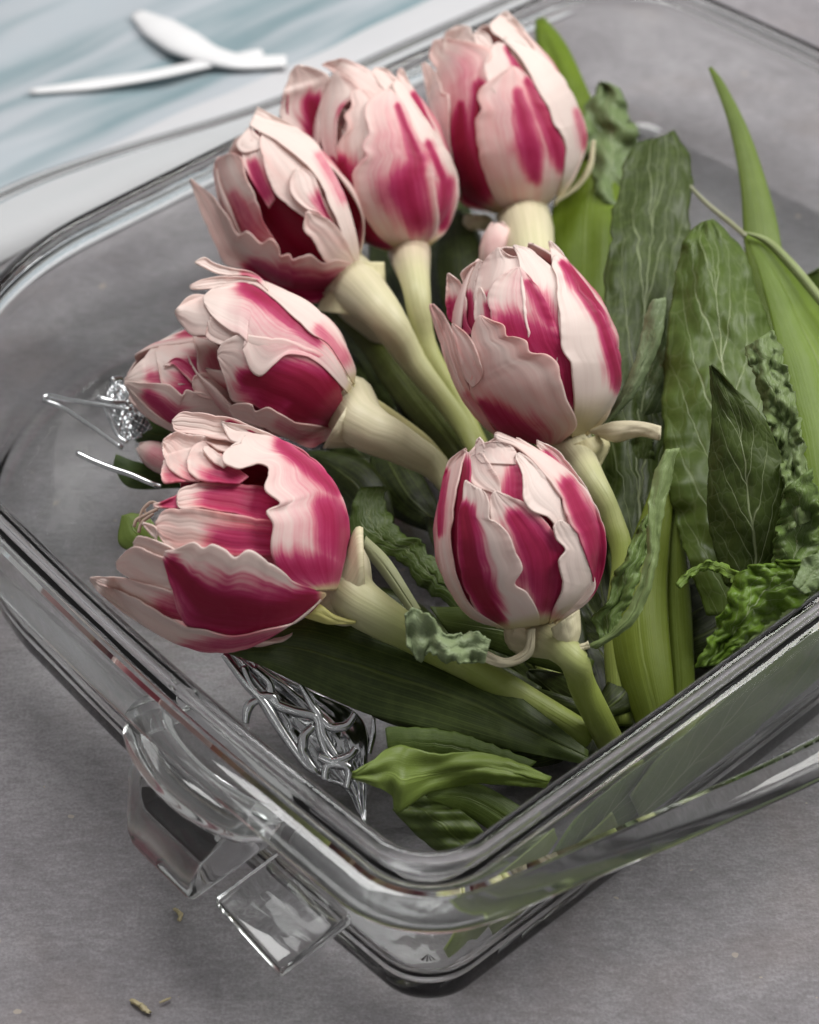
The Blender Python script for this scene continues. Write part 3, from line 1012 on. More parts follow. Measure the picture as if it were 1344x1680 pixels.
    t.petal([(480, 320), (410, 270), (350, 255), (340, 290)], [(480, 350), (420, 350), (350, 355), (332, 320)], 0.84, [(420, 330, 60, 380, 330, 40)], 0.5, 0.6, cream=0, nv=24, nu=14)
    t.petal([(720, 330), (620, 250), (545, 180), (480, 190), (448, 255)], [(680, 360), (580, 355), (500, 340), (460, 310), (448, 270)], 0.88, [(640, 330, 90, 560, 330, 50)], 0.7, 0.5, cream=0, nv=30, nu=18)
    t.petal([(640, 270), (580, 220), (540, 195), (520, 200)], [(610, 290), (560, 260), (530, 225), (518, 208)], 0.93, [], 0, 0.3, cream=0, nv=20, nu=10)
    t.petal([(700, 190), (620, 165), (540, 150), (450, 140)], [(660, 230), (590, 210), (540, 180), (455, 155)], 0.92, [], 0, 0.4, cream=0.2, nv=24, nu=14)
    t.petal([(960, 400), (800, 375), (620, 358), (500, 358), (420, 385), (404, 425)], [(960, 560), (800, 530), (650, 490), (500, 468), (420, 468), (405, 440)], 0.80, [(900, 460, 120, 560, 430, 60)], 0.85, 0.6, cream=0)
    t.petal([(420, 400), (380, 420), (340, 440), (300, 450)], [(420, 470), (390, 468), (340, 465), (302, 462)], 0.82, [(420, 440, 40, 350, 450, 20)], 0.8, 0.6, cream=0, nv=20, nu=10)
    t.petal([(960, 540), (800, 520), (600, 485), (450, 468), (350, 478), (308, 530)], [(960, 720), (830, 680), (650, 680), (480, 650), (370, 640), (312, 570)], 0.86, [(900, 620, 120, 600, 600, 60)], 0.75, 0.8, cream=0, soft=0.9)
    t.petal([(480, 690), (370, 635), (245, 588), (212, 620)], [(480, 740), (340, 700), (240, 665), (214, 630)], 0.90, [], 0, 0.25, cream=0, nv=26, nu=16)
    t.petal([(520, 740), (340, 685), (245, 640), (190, 648), (138, 700)], [(520, 830), (350, 830), (250, 815), (200, 780), (140, 735)], 0.93, [], 0, 0.35, cream=0)
    t.petal([(560, 930), (390, 840), (260, 800), (140, 772), (28, 770)], [(560, 990), (330, 935), (160, 845), (50, 798), (24, 780)], 0.97, [(560, 960, 140, 360, 900, 60)], 0.6, 0.3, cream=0)
    t.petal([(1110, 830), (1165, 580), (1125, 400), (1010, 250), (860, 160), (720, 105), (600, 85)], [(1020, 830), (900, 780), (828, 690), (820, 620), (828, 540), (800, 480), (858, 448), (795, 385), (805, 320), (810, 285), (760, 270), (680, 292), (615, 270), (608, 228), (650, 190), (690, 180), (640, 165), (600, 92)], 1.01,
            [(1130, 620, 120, 1060, 470, 70), (880, 730, 70, 1060, 740, 90), (1100, 380, 45, 860, 190, 30), (1080, 520, 190, 980, 330, 130, 0.36)], 0.85, 0.12, soft=0.8, creamlen=0.05)
    t.petal([(1060, 840), (930, 795), (880, 755), (790, 690), (720, 652), (662, 682), (620, 650), (560, 625), (525, 640), (480, 618), (420, 640), (352, 655)], [(1060, 850), (980, 935), (850, 1000), (680, 1030), (560, 1015), (440, 975), (390, 850), (342, 690)], 1.01,
            [(980, 880, 80, 800, 950, 130), (800, 950, 130, 540, 900, 120), (540, 900, 110, 380, 720, 40)], 1.0, 0.1, soft=0.4, creamlen=0.06)
    t.petal([(1040, 870), (940, 965), (800, 1002), (650, 1032), (530, 1005), (440, 990), (330, 930), (230, 870), (150, 832), (60, 785), (22, 772)], [(1040, 875), (900, 985), (720, 1082), (560, 1102), (400, 1062), (220, 962), (120, 892), (60, 835), (20, 782)], 1.05, [(450, 1090, 40, 850, 1030, 40)], 0.6, 0.25, cream=0.2)
    for (pp, r) in (([(330, 455), (290, 440), (250, 480), (240, 530)], 7), ([(320, 470), (260, 500), (225, 520), (215, 550)], 8), ([(300, 490), (250, 530), (235, 575)], 8), ([(280, 450), (262, 470), (270, 510)], 6)):
        q = [at_depth(*t.full(p_), np.array(t.d0 - 0.026)) for p_ in pp]
        v, f, uv = tube_pts(q, [r * t.k * t.mpp] * 2, 8, 14)
        o = new_mesh('stamen', v, f, 'stem', t.o, uv, np.tile([0.6, 0, 0.8, 1.0], (len(v), 1)))
        o.color = (0.6, 0.42, 0.25, 1)
    t.petal([(315, 610), (270, 560), (250, 535)], [(318, 590), (310, 550), (255, 530)], 0.92, [], 0, 0.3, cream=0, nv=16, nu=10)
    t.stem([(585, 985, 0.070), (690, 1050, 0.058), (800, 1110, 0.044), (965, 1210, 0.024)], [58, 42, 29, 25, 24, 24], pale=0.22, dback=0.004)
    t.bract([(970, 940), (1120, 720), (1190, 560), (1225, 555)], [(1000, 950), (1140, 985), (1215, 960), (1232, 900), (1228, 570)][:4], 0.016, col=(0.64, 0.6, 0.30), pale=0.75, bulge=0.5)
    t.bract([(965, 930), (1010, 880), (1100, 940), (1195, 965)], [(965, 945), (1060, 975), (1130, 978), (1190, 975)], 0.022, col=(0.62, 0.60, 0.12), pale=0.25, bulge=0.5)

    # ---- T4 : bloom pointing left above the open one
    t = Tulip(Z4, (1270, 850), (470, 400), 400, 16, 0.55, 0.078, 'half open tulip with a solid magenta patch between the two left blooms', 34)
    t.petal([(800, 420), (560, 275), (450, 245), (385, 268), (328, 335)], [(800, 520), (520, 475), (430, 472), (385, 440), (352, 392), (326, 348)], 0.86, [], 0, 0.25, cream=0)
    t.petal([(860, 480), (660, 420), (540, 368), (515, 385)], [(860, 600), (700, 540), (575, 522), (500, 480), (508, 400)], 0.93, [], 0, 0.35, cream=0)
    t.petal([(1265, 860), (1160, 600), (950, 500), (800, 480), (690, 465), (600, 505), (562, 560)], [(1225, 990), (1060, 985), (850, 890), (720, 845), (640, 825), (602, 710), (563, 600)], 0.99, [(1190, 800, 170, 860, 740, 150), (860, 740, 150, 740, 720, 80), (1170, 900, 90, 1000, 880, 100)], 1.0, 0.25, soft=0.35, creamlen=0.06)
    t.petal([(1230, 985), (1085, 965), (1000, 952), (900, 902), (840, 868), (770, 890), (745, 848), (660, 850), (625, 868)], [(1230, 995), (1135, 1065), (1060, 1088), (900, 1015), (780, 965), (665, 935), (628, 885)], 1.03, [(1100, 1060, 50, 900, 960, 30)], 0.4, 0.5, cream=0.3)
    t.petal([(1300, 760), (1200, 580), (1085, 460), (950, 330), (850, 240), (740, 185), (560, 198), (480, 262)], [(1290, 800), (1110, 620), (960, 575), (870, 635), (800, 697), (742, 660), (700, 550), (722, 505), (680, 470), (650, 458), (560, 390), (520, 350), (485, 290)], 1.01, [(1100, 480, 50, 860, 290, 50), (860, 290, 50, 720, 200, 50), (1050, 560, 120, 800, 340, 120, 0.34)], 0.9, 0.1, creamlen=0.05, soft=0.8)
    t.petal([(1310, 740), (1180, 530), (1092, 470), (960, 350), (860, 260), (750, 190), (600, 205), (430, 218), (408, 200)], [(1315, 740), (1315, 640), (1210, 430), (1060, 290), (860, 190), (750, 155), (600, 145), (480, 160), (410, 194)], 1.04, [(1250, 600, 55, 1120, 440, 30)], 0.5, 0.2, creamlen=0.08)
    t.petal([(840, 225), (740, 145), (580, 135), (435, 72)], [(840, 200), (760, 125), (640, 100), (540, 70), (490, 40), (438, 62)], 1.07, [(780, 160, 30, 700, 130, 16)], 0.5, 0.15, cream=0.1, nv=30, nu=14)
    t.stem([(600, 700, 0.066), (665, 735, 0.056), (735, 790, 0.044), (850, 1000, 0.024), (950, 1200, 0.018)], [52, 37, 22, 17, 17, 17, 17], pale=0.38, dback=0.003)
    t.bract([(578, 630), (640, 670), (700, 715), (735, 755)], [(585, 650), (630, 695), (690, 740), (728, 775)], 0.008, col=(0.58, 0.55, 0.18), pale=0.35, full=True, d_off2=-0.02)
    t.bract([(575, 655), (620, 680), (660, 720), (735, 785)], [(530, 735), (620, 735), (660, 750), (725, 800)], 0.014, col=(0.64, 0.58, 0.34), pale=0.9, full=True, d_off2=-0.015)

    # ---- T5 : bloom half hidden behind T4
    t = Tulip(Z4, (780, 800), (100, 700), 290, 24, 0.6, 0.066, 'partly hidden tulip facing left towards the silver wires', 43, core=False)
    t.petal([(640, 480), (470, 452), (370, 448), (250, 500), (130, 622), (48, 712)], [(640, 760), (420, 740), (240, 760), (150, 745), (52, 728)], 0.88, [(390, 480, 60, 360, 490, 30), (240, 720, 80, 200, 700, 40)], 0.6, 0.15, cream=0)
    t.petal([(640, 560), (440, 520), (300, 508), (215, 555)], [(640, 800), (370, 805), (262, 750), (232, 640)], 0.92, [(390, 760, 90, 420, 640, 60)], 0.7, 0.3, cream=0)
    t.petal([(480, 800), (330, 640), (300, 640), (262, 640)], [(480, 700), (420, 640), (340, 592), (272, 630)], 0.97, [(440, 660, 60, 330, 610, 30)], 0.8, 0.3, cream=0, nv=24, nu=14)
    t.petal([(620, 740), (470, 690), (446, 560), (428, 486)], [(620, 720), (585, 640), (572, 530), (432, 476)], 1.0, [(550, 680, 80, 540, 600, 50)], 0.5, 0.4, cream=0, nv=30, nu=18)
    t.petal([(700, 760), (600, 712), (500, 678), (440, 690), (420, 725)], [(700, 870), (570, 840), (450, 800), (424, 755)], 1.02, [], 0, 0.5, cream=0, nv=30, nu=18)
    t.petal([(700, 870), (570, 820), (400, 772), (368, 803), (300, 745), (200, 735), (48, 722)], [(660, 920), (480, 930), (330, 990), (200, 905), (100, 805), (48, 735)], 1.02, [(360, 970, 80, 180, 800, 40)], 0.7, 0.25, cream=0)
    t.petal([(420, 940), (330, 972), (200, 890), (100, 790), (50, 728)], [(420, 1010), (320, 1002), (180, 922), (100, 832), (48, 740)], 1.06, [], 0, 0.3, cream=0.4)

    # ---- T3 : cup open to the upper left
    t = Tulip(Z3, (1060, 1180), (360, 270), 430, 12, 0.6, 0.080, 'open cupped tulip with a deep crimson inside and a pointed petal tip', 52, core=False)
    t.petal([(1080, 1120), (700, 1080), (450, 760), (360, 420)], [(1080, 1060), (860, 700), (560, 400), (480, 200)], 0.5, [(900, 900, 500, 450, 400, 300)], 1.0, 0.3, cream=0)
    t.petal([(600, 960), (350, 890), (250, 720), (203, 530), (220, 410), (290, 368)], [(600, 930), (520, 800), (470, 640), (405, 500), (382, 390), (320, 358)], 0.88, [(460, 880, 150, 330, 640, 40)], 0.5, 0.7, cream=0)
    t.petal([(560, 720), (440, 530), (385, 390), (385, 300), (450, 268)], [(600, 660), (540, 450), (500, 330), (462, 268)], 0.84, [(520, 620, 90, 460, 440, 40)], 0.7, 0.4, cream=0, nv=30, nu=18)
    t.petal([(520, 330), (390, 360), (348, 300), (420, 200)], [(540, 290), (490, 250), (440, 190)], 0.90, [], 0, 0.2, cream=0, nv=20, nu=12)
    t.petal([(820, 800), (640, 665), (565, 555), (525, 420), (500, 300), (520, 215)], [(1010, 860), (910, 640), (855, 500), (730, 375), (630, 300), (540, 225)], 0.94, [], 0, 0.35, cream=0)
    t.petal([(1070, 960), (900, 765), (800, 722), (720, 645), (690, 560), (735, 455)], [(1075, 950), (960, 790), (890, 630), (855, 510), (755, 448)], 0.985, [(900, 660, 60, 960, 780, 40)], 0.7, 0.2, cream=0, nv=40)
    t.petal([(1100, 1090), (930, 1065), (850, 935), (785, 850), (798, 742)], [(1110, 1090), (1075, 950), (950, 795), (812, 736)], 1.01, [], 0, 0.45, cream=0, nv=40)
    t.petal([(1130, 1100), (1050, 930), (1000, 800), (950, 690), (880, 530), (760, 400), (620, 290), (520, 230), (430, 180)], [(1145, 1100), (1130, 920), (1055, 650), (965, 470), (855, 290), (700, 170), (560, 100), (485, 58)], 1.02, [(1040, 650, 50, 880, 380, 30)], 0.4, 0.08, cream=0.2)
    t.petal([(1140, 1100), (1080, 1068), (990, 1050), (905, 1072), (830, 1018), (765, 1030), (712, 1056), (690, 1020), (632, 1030), (625, 975), (570, 915), (505, 945), (420, 866), (360, 892), (300, 790), (210, 660), (130, 590), (50, 525)], [(1140, 1110), (1065, 1225), (900, 1322), (760, 1315), (600, 1235), (400, 1120), (280, 1085), (200, 930), (120, 750), (48, 545)], 1.03,
            [(1040, 1220, 80, 760, 1260, 110), (760, 1260, 110, 460, 1110, 60)], 0.9, 0.5, soft=0.9, creamlen=0.03)
    t.stem([(625, 510, 0.068), (680, 595, 0.052), (770, 715, 0.034), (880, 950, 0.02)], [50, 36, 22, 16, 16, 16], pale=0.42, col=(0.36, 0.40, 0.12), dback=0.004)
    t.bract([(590, 430), (560, 460), (530, 490), (520, 510)], [(630, 430), (632, 460), (637, 500), (640, 525)], 0.010, col=(0.66, 0.62, 0.30), pale=0.6, full=True, bulge=0.6)
    t.bract([(530, 480), (560, 520), (610, 560), (660, 610)], [(620, 470), (640, 505), (650, 545), (690, 610)], 0.006, col=(0.66, 0.60, 0.40), pale=0.8, full=True, bulge=0.6, d_off2=-0.012)

    # ---- T2 : bloom at the back, between T3 and T1
    t = Tulip(Z2, (930, 1395), (540, 150), 500, 8, 0.85, 0.080, 'streaked tulip with veined pink front petal between two back blooms', 61)
    t.petal([(420, 850), (220, 600), (50, 480), (55, 350), (105, 180), (150, 115)], [(440, 850), (330, 650), (335, 320), (385, 195), (260, 128), (162, 112)], 0.86, [(260, 380, 70, 300, 650, 100)], 1.0, 0.25, cream=0)
    t.petal([(60, 490), (45, 430), (60, 330), (85, 250)], [(110, 500), (95, 430), (95, 330), (100, 250)], 0.84, [(70, 470, 50, 85, 360, 30)], 0.9, 0.2, cream=0, nv=20, nu=10)
    t.petal([(620, 520), (500, 270), (400, 160), (328, 115), (370, 88)], [(820, 520), (770, 290), (650, 150), (510, 75), (450, 68)], 0.82, [], 0, 0.45, cream=0)
    t.petal([(780, 320), (690, 190), (676, 150), (700, 132)], [(880, 300), (820, 180), (770, 140), (720, 130)], 0.86, [], 0, 0.2, cream=0, nv=20, nu=12)
    t.petal([(1110, 580), (990, 420), (885, 250), (848, 175), (868, 130)], [(1115, 570), (1065, 480), (1005, 350), (925, 220), (885, 136)], 0.97, [(1070, 520, 40, 960, 320, 25)], 0.9, 0.3, cream=0, nv=30, nu=14)
    t.petal([(480, 950), (345, 720), (320, 500), (330, 330), (395, 190), (430, 155)], [(510, 950), (435, 680), (440, 480), (490, 380), (600, 290), (445, 160)], 0.92, [(500, 440, 60, 470, 600, 30), (480, 900, 60, 400, 780, 30)], 0.9, 0.35, cream=0)
    t.petal([(900, 1395), (640, 1330), (470, 1020), (438, 700), (505, 540), (488, 460), (530, 400), (525, 310), (570, 283)], [(910, 1395), (820, 1200), (720, 800), (700, 600), (740, 400), (670, 300), (610, 285)], 0.97, [(640, 1280, 200, 500, 950, 130), (500, 950, 120, 460, 800, 60)], 1.0, 0.5, soft=0.7)
    t.petal([(1000, 1395), (1080, 1000), (970, 600), (890, 400), (830, 290), (815, 240)], [(1050, 1375), (1195, 1240), (1272, 1000), (1235, 800), (1135, 620), (985, 400), (885, 250), (838, 212)], 1.0, [(1160, 1200, 55, 1180, 930, 60), (1180, 930, 40, 1060, 660, 30)], 0.85, 0.15, creamlen=0.15)
    t.petal([(880, 1395), (720, 1290), (600, 1100), (540, 900), (562, 820), (628, 740), (603, 680), (640, 610), (655, 575), (625, 480), (640, 385), (720, 300), (790, 283)], [(1000, 1400), (1125, 1250), (1115, 1000), (1065, 780), (965, 560), (900, 400), (815, 285)], 1.03, [(990, 1180, 100, 900, 980, 160), (900, 960, 130, 1000, 760, 60), (980, 760, 60, 850, 400, 22), (900, 620, 220, 900, 960, 270, 0.36)], 0.88, 0.3, soft=0.85, creamlen=0.14)
    t.stem([(683, 470, 0.07), (700, 570, 0.055), (765, 690, 0.036), (840, 850, 0.022)], [36, 27, 17, 16, 16], pale=0.42, col=(0.38, 0.41, 0.13), pink=0.5, dback=0.004)

    # ---- T1 : bloom at the far back
    t = Tulip(Z1, (770, 1495), (500, 120), 535, 8, 0.9, 0.078, 'tall tulip with long scalloped front petal beside the curled green leaf tip', 71)
    t.petal([(820, 600), (660, 280), (560, 190), (548, 120), (640, 38)], [(1020, 640), (960, 440), (855, 265), (725, 100), (658, 34)], 0.86, [], 0, 0.15, cream=0)
    t.petal([(520, 900), (250, 620), (200, 360), (218, 200), (300, 140)], [(580, 900), (530, 500), (555, 290), (425, 210), (390, 148), (320, 138)], 0.86, [], 0, 0.2, cream=0)
    t.petal([(520, 420), (440, 280), (425, 200), (460, 176)], [(580, 380), (560, 280), (530, 210), (470, 176)], 0.90, [], 0, 0.2, cream=0, nv=20, nu=12)
    t.petal([(600, 1480), (330, 1395), (270, 1100), (240, 850), (200, 650), (150, 450), (105, 350), (140, 240)], [(680, 1480), (530, 1240), (470, 1000), (460, 750), (520, 560), (510, 450), (545, 330), (430, 265), (200, 228)], 0.97, [(430, 1290, 150, 330, 950, 110), (330, 950, 90, 330, 700, 30), (480, 1050, 110, 460, 580, 60), (380, 700, 200, 360, 430, 120, 0.35)], 1.0, 0.5, soft=0.6, creamlen=0.12)
    t.petal([(340, 1400), (225, 1000), (105, 700), (65, 500), (50, 412)], [(345, 1400), (275, 1100), (245, 900), (248, 650), (205, 622), (190, 590), (180, 540), (120, 430), (75, 400)], 1.02, [], 0, 0.3, cream=0.4)
    t.petal([(760, 760), (560, 600), (500, 450), (555, 290), (600, 258)], [(930, 760), (870, 590), (750, 430), (640, 268)], 0.975, [(820, 540, 70, 670, 300, 28)], 0.9, 0.2, cream=0)
    t.petal([(760, 1495), (600, 1410), (510, 1225), (452, 1010), (447, 900), (438, 810), (472, 735), (447, 650), (480, 575), (600, 490), (690, 428)], [(860, 1495), (1030, 1310), (1085, 1100), (1065, 950), (965, 760), (865, 580), (765, 460), (702, 428)], 1.01, [(845, 1210, 50, 810, 980, 105), (810, 980, 105, 740, 620, 40), (1035, 1110, 60, 950, 850, 75), (950, 850, 75, 800, 540, 30), (800, 800, 280, 820, 1000, 260, 0.32)], 0.85, 0.5, soft=0.8, creamlen=0.16)
    t.petal([(1000, 1420), (1065, 1160), (1072, 960), (1000, 850), (962, 740), (880, 600), (820, 480), (750, 360), (640, 248)], [(1000, 1420), (1135, 1235), (1225, 980), (1205, 820), (1085, 560), (955, 400), (800, 280), (640, 218)], 1.035, [(1220, 980, 50, 1150, 750, 30)], 0.5, 0.05, creamlen=0.2)
    t.bract([(990, 1390), (1150, 1270), (1235, 1130), (1270, 955)], [(1010, 1400), (1170, 1290), (1265, 1150), (1288, 955)], 0.004, col=(0.6, 0.56, 0.25), pale=0.8, bulge=0.8)
    t.stem([(872, 420, 0.066), (880, 520, 0.05), (900, 700, 0.03)], [46, 44, 36, 28, 24], pale=0.8, col=(0.5, 0.5, 0.2), dback=0.006)
    t.bract([(360, 1480), (345, 1540), (350, 1590)], [(520, 1490), (560, 1530), (520, 1600)], 0.0, col=(0.6, 0.56, 0.3), pale=0.8)

    # ---- pale bud behind T7, and the little bud behind T6
    b = Tulip((0, 0, 1.0), (822, 470), (816, 365), 34, 6, 0.9, 0.060, 'narrow pale closed bud peeping out behind the large blush tulip', 81, backs=False)
    b.revolve([0, 120, 240], 75, 0.95, 0.15, 1.0)
    b.stem([(830, 560, 0.04), (860, 720, 0.02)], [16, 15, 15], pale=0.3)
    b = Tulip(Z9, (1180, 860), (850, 680), 115, 10, 1.0, 0.052, 'small folded pink bud beside the silver wires', 85, backs=False)
    b.revolve([0, 120, 240], 75, 0.95, 0.35, 1.0)
    b.stem([(330, 820, 0.03), (420, 900, 0.015)], [14, 12, 12], pale=0.3)


tulips()

# ------------------------------------------------------------------ leaves
G_BRIGHT = (0.155, 0.225, 0.028)
G_MID = (0.105, 0.165, 0.030)
G_DARK = (0.055, 0.085, 0.022)
G_GREY = (0.20, 0.27, 0.13)
G_PALE = (0.30, 0.37, 0.17)


def leaves():
    rb = ribbon
    rb('leaf', [(1250, 620), (1235, 480), (1222, 400), (1215, 300), (1195, 200), (1163, 112)], [(1310, 620), (1292, 480), (1281, 400), (1266, 330), (1230, 220), (1190, 140), (1167, 110)], 0.05, 0.10, 'leaf_strap', G_BRIGHT, bulge=0.35, tilt=0.15, label='slender upright green blade leaf with a pointed tip rising alone', seed=3)
    bright = rb('leaf', [(1345, 1000), (1318, 760), (1292, 650), (1262, 510), (1240, 430), (1220, 383)], [(1440, 900), (1425, 700), (1400, 560), (1344, 495), (1300, 440), (1255, 395), (1225, 381)], 0.045, 0.085, 'leaf_strap', (0.20, 0.30, 0.028), bulge=0.25, tilt=-0.3, label='broad bright green tulip leaf with a pale folded edge', seed=5)
    rb('leaf_margin', [(1225, 382), (1258, 402), (1300, 447), (1344, 500), (1400, 566)], [(1220, 380), (1262, 392), (1306, 432), (1350, 485), (1405, 552)], 0.0868, 0.078, 'leaf_strap', (0.42, 0.48, 0.26), bulge=0.9, parent=bright, seed=6, nv=30, nu=8)
    rb('leaf_fibre', [(1130, 300), (1160, 330), (1200, 362), (1226, 385)], [(1128, 304), (1158, 336), (1196, 368), (1222, 390)], 0.080, 0.0868, 'leaf_strap', (0.52, 0.50, 0.42), bulge=0.9, label='thin pale thread of leaf fibre stretched beside the blade leaf', cat='fibre', seed=6, nv=20, nu=6)
    rb('leaf', [(1440, 620), (1345, 520), (1318, 462), (1340, 442)], [(1450, 560), (1420, 470), (1370, 440), (1345, 440)], 0.03, 0.06, 'leaf_strap', G_MID, bulge=0.3, label='short green leaf tip behind the broad bright leaf', seed=7)
    rb('leaf', [(905, 820), (900, 620), (908, 460), (905, 350), (935, 260), (905, 160), (880, 70), (880, 32)], [(1010, 820), (1005, 620), (1010, 400), (1020, 300), (1002, 230), (972, 165), (930, 75), (892, 28)], 0.02, 0.07, 'leaf_strap', (0.17, 0.25, 0.018), bulge=0.3, tilt=0.2, wave=0.002, label='green leaf behind the tall tulip with its tip curled over', seed=9)
    rb('leaf', [(1010, 400), (985, 320), (960, 250), (962, 180), (975, 140), (990, 135)], [(1030, 380), (1030, 280), (1050, 215), (1030, 190), (1020, 150), (1000, 137)], 0.045, 0.075, 'leaf_veined', G_GREY, frill=0.007, edge=9, ffreq=5, wave=0.004, label='small crinkled leaf poking out beside the tall tulip', seed=12)
    rb('leaf', [(1010, 1020), (985, 780), (985, 580), (998, 420), (1008, 340), (1028, 262), (1050, 232), (1068, 234)], [(1112, 1020), (1112, 760), (1122, 560), (1130, 400), (1134, 310), (1133, 258), (1122, 240), (1104, 214)], 0.035, 0.088, 'leaf_veined', (0.052, 0.078, 0.013), bulge=0.25, tilt=-0.15, frill=0.003, edge=6, ffreq=9, wave=0.002, mod=lambda U, V: 0.0006 * blister(U, V, 11) * smooth(.1, .5, V), label='dark veined leaf with torn jagged tip beside the bumpy grey green leaf', seed=15, nv=70, nu=34)
    rb('leaf', [(1160, 1010), (1100, 820), (1088, 650), (1100, 510), (1112, 440), (1120, 400), (1148, 366)], [(1290, 1010), (1305, 760), (1290, 650), (1272, 560), (1242, 480), (1222, 415), (1195, 385), (1168, 360)], 0.045, 0.096, 'leaf_veined', (0.098, 0.148, 0.028), bulge=0.45, frill=0.004, edge=4, ffreq=10, wave=0.0024, mod=lambda U, V: 0.0011 * blister(U, V, 3) * smooth(0, .2, V), label='bumpy grey green lettuce like leaf with a curled right margin', seed=18, nv=80, nu=40)
    rb('leaf', [(1275, 880), (1285, 790), (1262, 700), (1245, 640), (1222, 570)], [(1338, 850), (1328, 790), (1314, 700), (1294, 615), (1270, 540)], 0.075, 0.105, 'leaf_veined', (0.22, 0.29, 0.13), bulge=0.5, frill=0.007, edge=6, ffreq=8, wave=0.003, mod=lambda U, V: 0.0016 * blister(U, V * 1.6, 5), label='frilly pale curled leaf margin right of the pointed dark leaf', seed=21, nv=80, nu=26)
    rb('leaf', [(1190, 960), (1163, 860), (1163, 760), (1168, 680), (1165, 600)], [(1290, 950), (1305, 860), (1285, 760), (1255, 690), (1210, 640), (1169, 598)], 0.055, 0.112, 'leaf_veined', (0.062, 0.092, 0.018), bulge=0.30, tilt=0.1, wave=0.0012, edge=1.5, label='pointed dark leaf with a pale midrib in front of the bumpy leaf', seed=24, nv=60, nu=34)
    rb('leaf', [(1260, 960), (1270, 900), (1275, 860), (1290, 800)], [(1340, 950), (1344, 880), (1344, 820), (1330, 770)], 0.06, 0.09, 'leaf_veined', (0.16, 0.24, 0.07), frill=0.006, edge=6, ffreq=6, wave=0.003, label='crumpled mid green leaf scrap beside the pale cut stalk', seed=25)
    rb('leaf', [(1140, 1095), (1185, 1005), (1212, 940), (1258, 925), (1310, 918)], [(1175, 1090), (1235, 1045), (1275, 1012), (1322, 985), (1350, 932)], 0.062, 0.085, 'leaf_veined', (0.16, 0.27, 0.03), bulge=0.2, frill=0.008, edge=7, ffreq=7, wave=0.003, mod=lambda U, V: 0.0014 * blister(U, V, 8), label='frilly bright green leaf against the right glass rim', seed=27, nv=60, nu=30)
    rb('leaf', [(1108, 958), (1135, 932), (1175, 922), (1230, 950)], [(1116, 966), (1140, 942), (1172, 936), (1212, 962)], 0.066, 0.070, 'leaf_veined', (0.20, 0.31, 0.05), frill=0.003, edge=4, ffreq=6, label='thin arched green leaf scrap over the dark gap', seed=28)
    rb('leaf', [(1300, 960), (1318, 920), (1344, 905), (1400, 890)], [(1320, 975), (1350, 960), (1400, 940), (1420, 930)], 0.088, 0.09, 'leaf_veined', G_GREY, frill=0.003, edge=4, ffreq=4, label='grey green leaf corner resting on the right rim', seed=29)
    rolled = rb('leaf', [(965, 1060), (1010, 1030), (1045, 970), (1062, 900), (1064, 830), (1076, 775), (1093, 738)], [(978, 1064), (1040, 1022), (1068, 960), (1080, 900), (1088, 840), (1102, 785), (1113, 735)], 0.068, 0.108, 'leaf_veined', (0.27, 0.35, 0.15), bulge=0.9, frill=0.002, edge=3, ffreq=7, wave=0.0012, label='pale rolled leaf edge standing right of the egg shaped tulip', seed=31, nv=60)
    rb('torn_half', [(985, 1052), (972, 1015), (1000, 985), (1002, 955), (1025, 920), (1040, 880), (1058, 850)], [(1010, 1034), (1020, 1010), (1040, 975), (1052, 930), (1062, 900), (1066, 870), (1068, 840)], 0.062, 0.084, 'leaf_veined', (0.17, 0.25, 0.075), frill=0.004, edge=7, ffreq=6, wave=0.002, parent=rolled, seed=33)
    folded = rb('leaf', [(985, 705), (1022, 640), (1046, 580), (1062, 512), (1072, 492)], [(998, 692), (1042, 645), (1080, 570), (1092, 505), (1091, 488)], 0.062, 0.094, 'leaf_veined', (0.25, 0.31, 0.19), bulge=0.7, wave=0.0008, edge=2, label='narrow folded grey green leaf right of the large blush tulip', seed=35)
    rb('dark_half', [(1000, 700), (1060, 560), (1085, 520)], [(1095, 690), (1092, 600), (1092, 520)], 0.055, 0.080, 'leaf_veined', (0.10, 0.14, 0.06), bulge=0.2, wave=0.0012, parent=folded, seed=36)
    rb('leaf', [(1060, 1230), (1010, 1090), (1000, 980), (1040, 880), (1070, 800)], [(1110, 1190), (1095, 1000), (1098, 900), (1104, 830), (1108, 790)], 0.022, 0.062, 'leaf_strap', (0.20, 0.25, 0.035), bulge=0.5, label='thick yellow green leaf stalk under the rolled pale leaf', seed=38)
    rb('leaf', [(1095, 1180), (1085, 1000), (1092, 880), (1105, 800)], [(1140, 1140), (1134, 1000), (1124, 900), (1116, 805)], 0.020, 0.060, 'leaf_strap', (0.16, 0.21, 0.03), bulge=0.6, label='second yellow green leaf stalk nearer the pointed dark leaf', seed=39)
    rb('leaf_stalk', [(1285, 960), (1287, 900), (1292, 860)], [(1322, 960), (1318, 900), (1312, 850)], 0.056, 0.075, 'leaf_strap', (0.48, 0.47, 0.25), bulge=0.8, label='pale cut leaf stalk beneath the frilly margin', cat='stalk', seed=40, nv=20, nu=12)
    rb('leaf', [(965, 1232), (830, 1128), (700, 1058), (560, 1012), (470, 1005), (375, 1068)], [(965, 1255), (850, 1232), (700, 1196), (600, 1170), (500, 1126), (430, 1092), (376, 1072)], 0.030, 0.058, 'leaf_strap', (0.062, 0.088, 0.026), bulge=0.22, tilt=0.35, wave=0.0012, label='large dark green leaf stretched below the open tulip', seed=42, nv=60, nu=34)
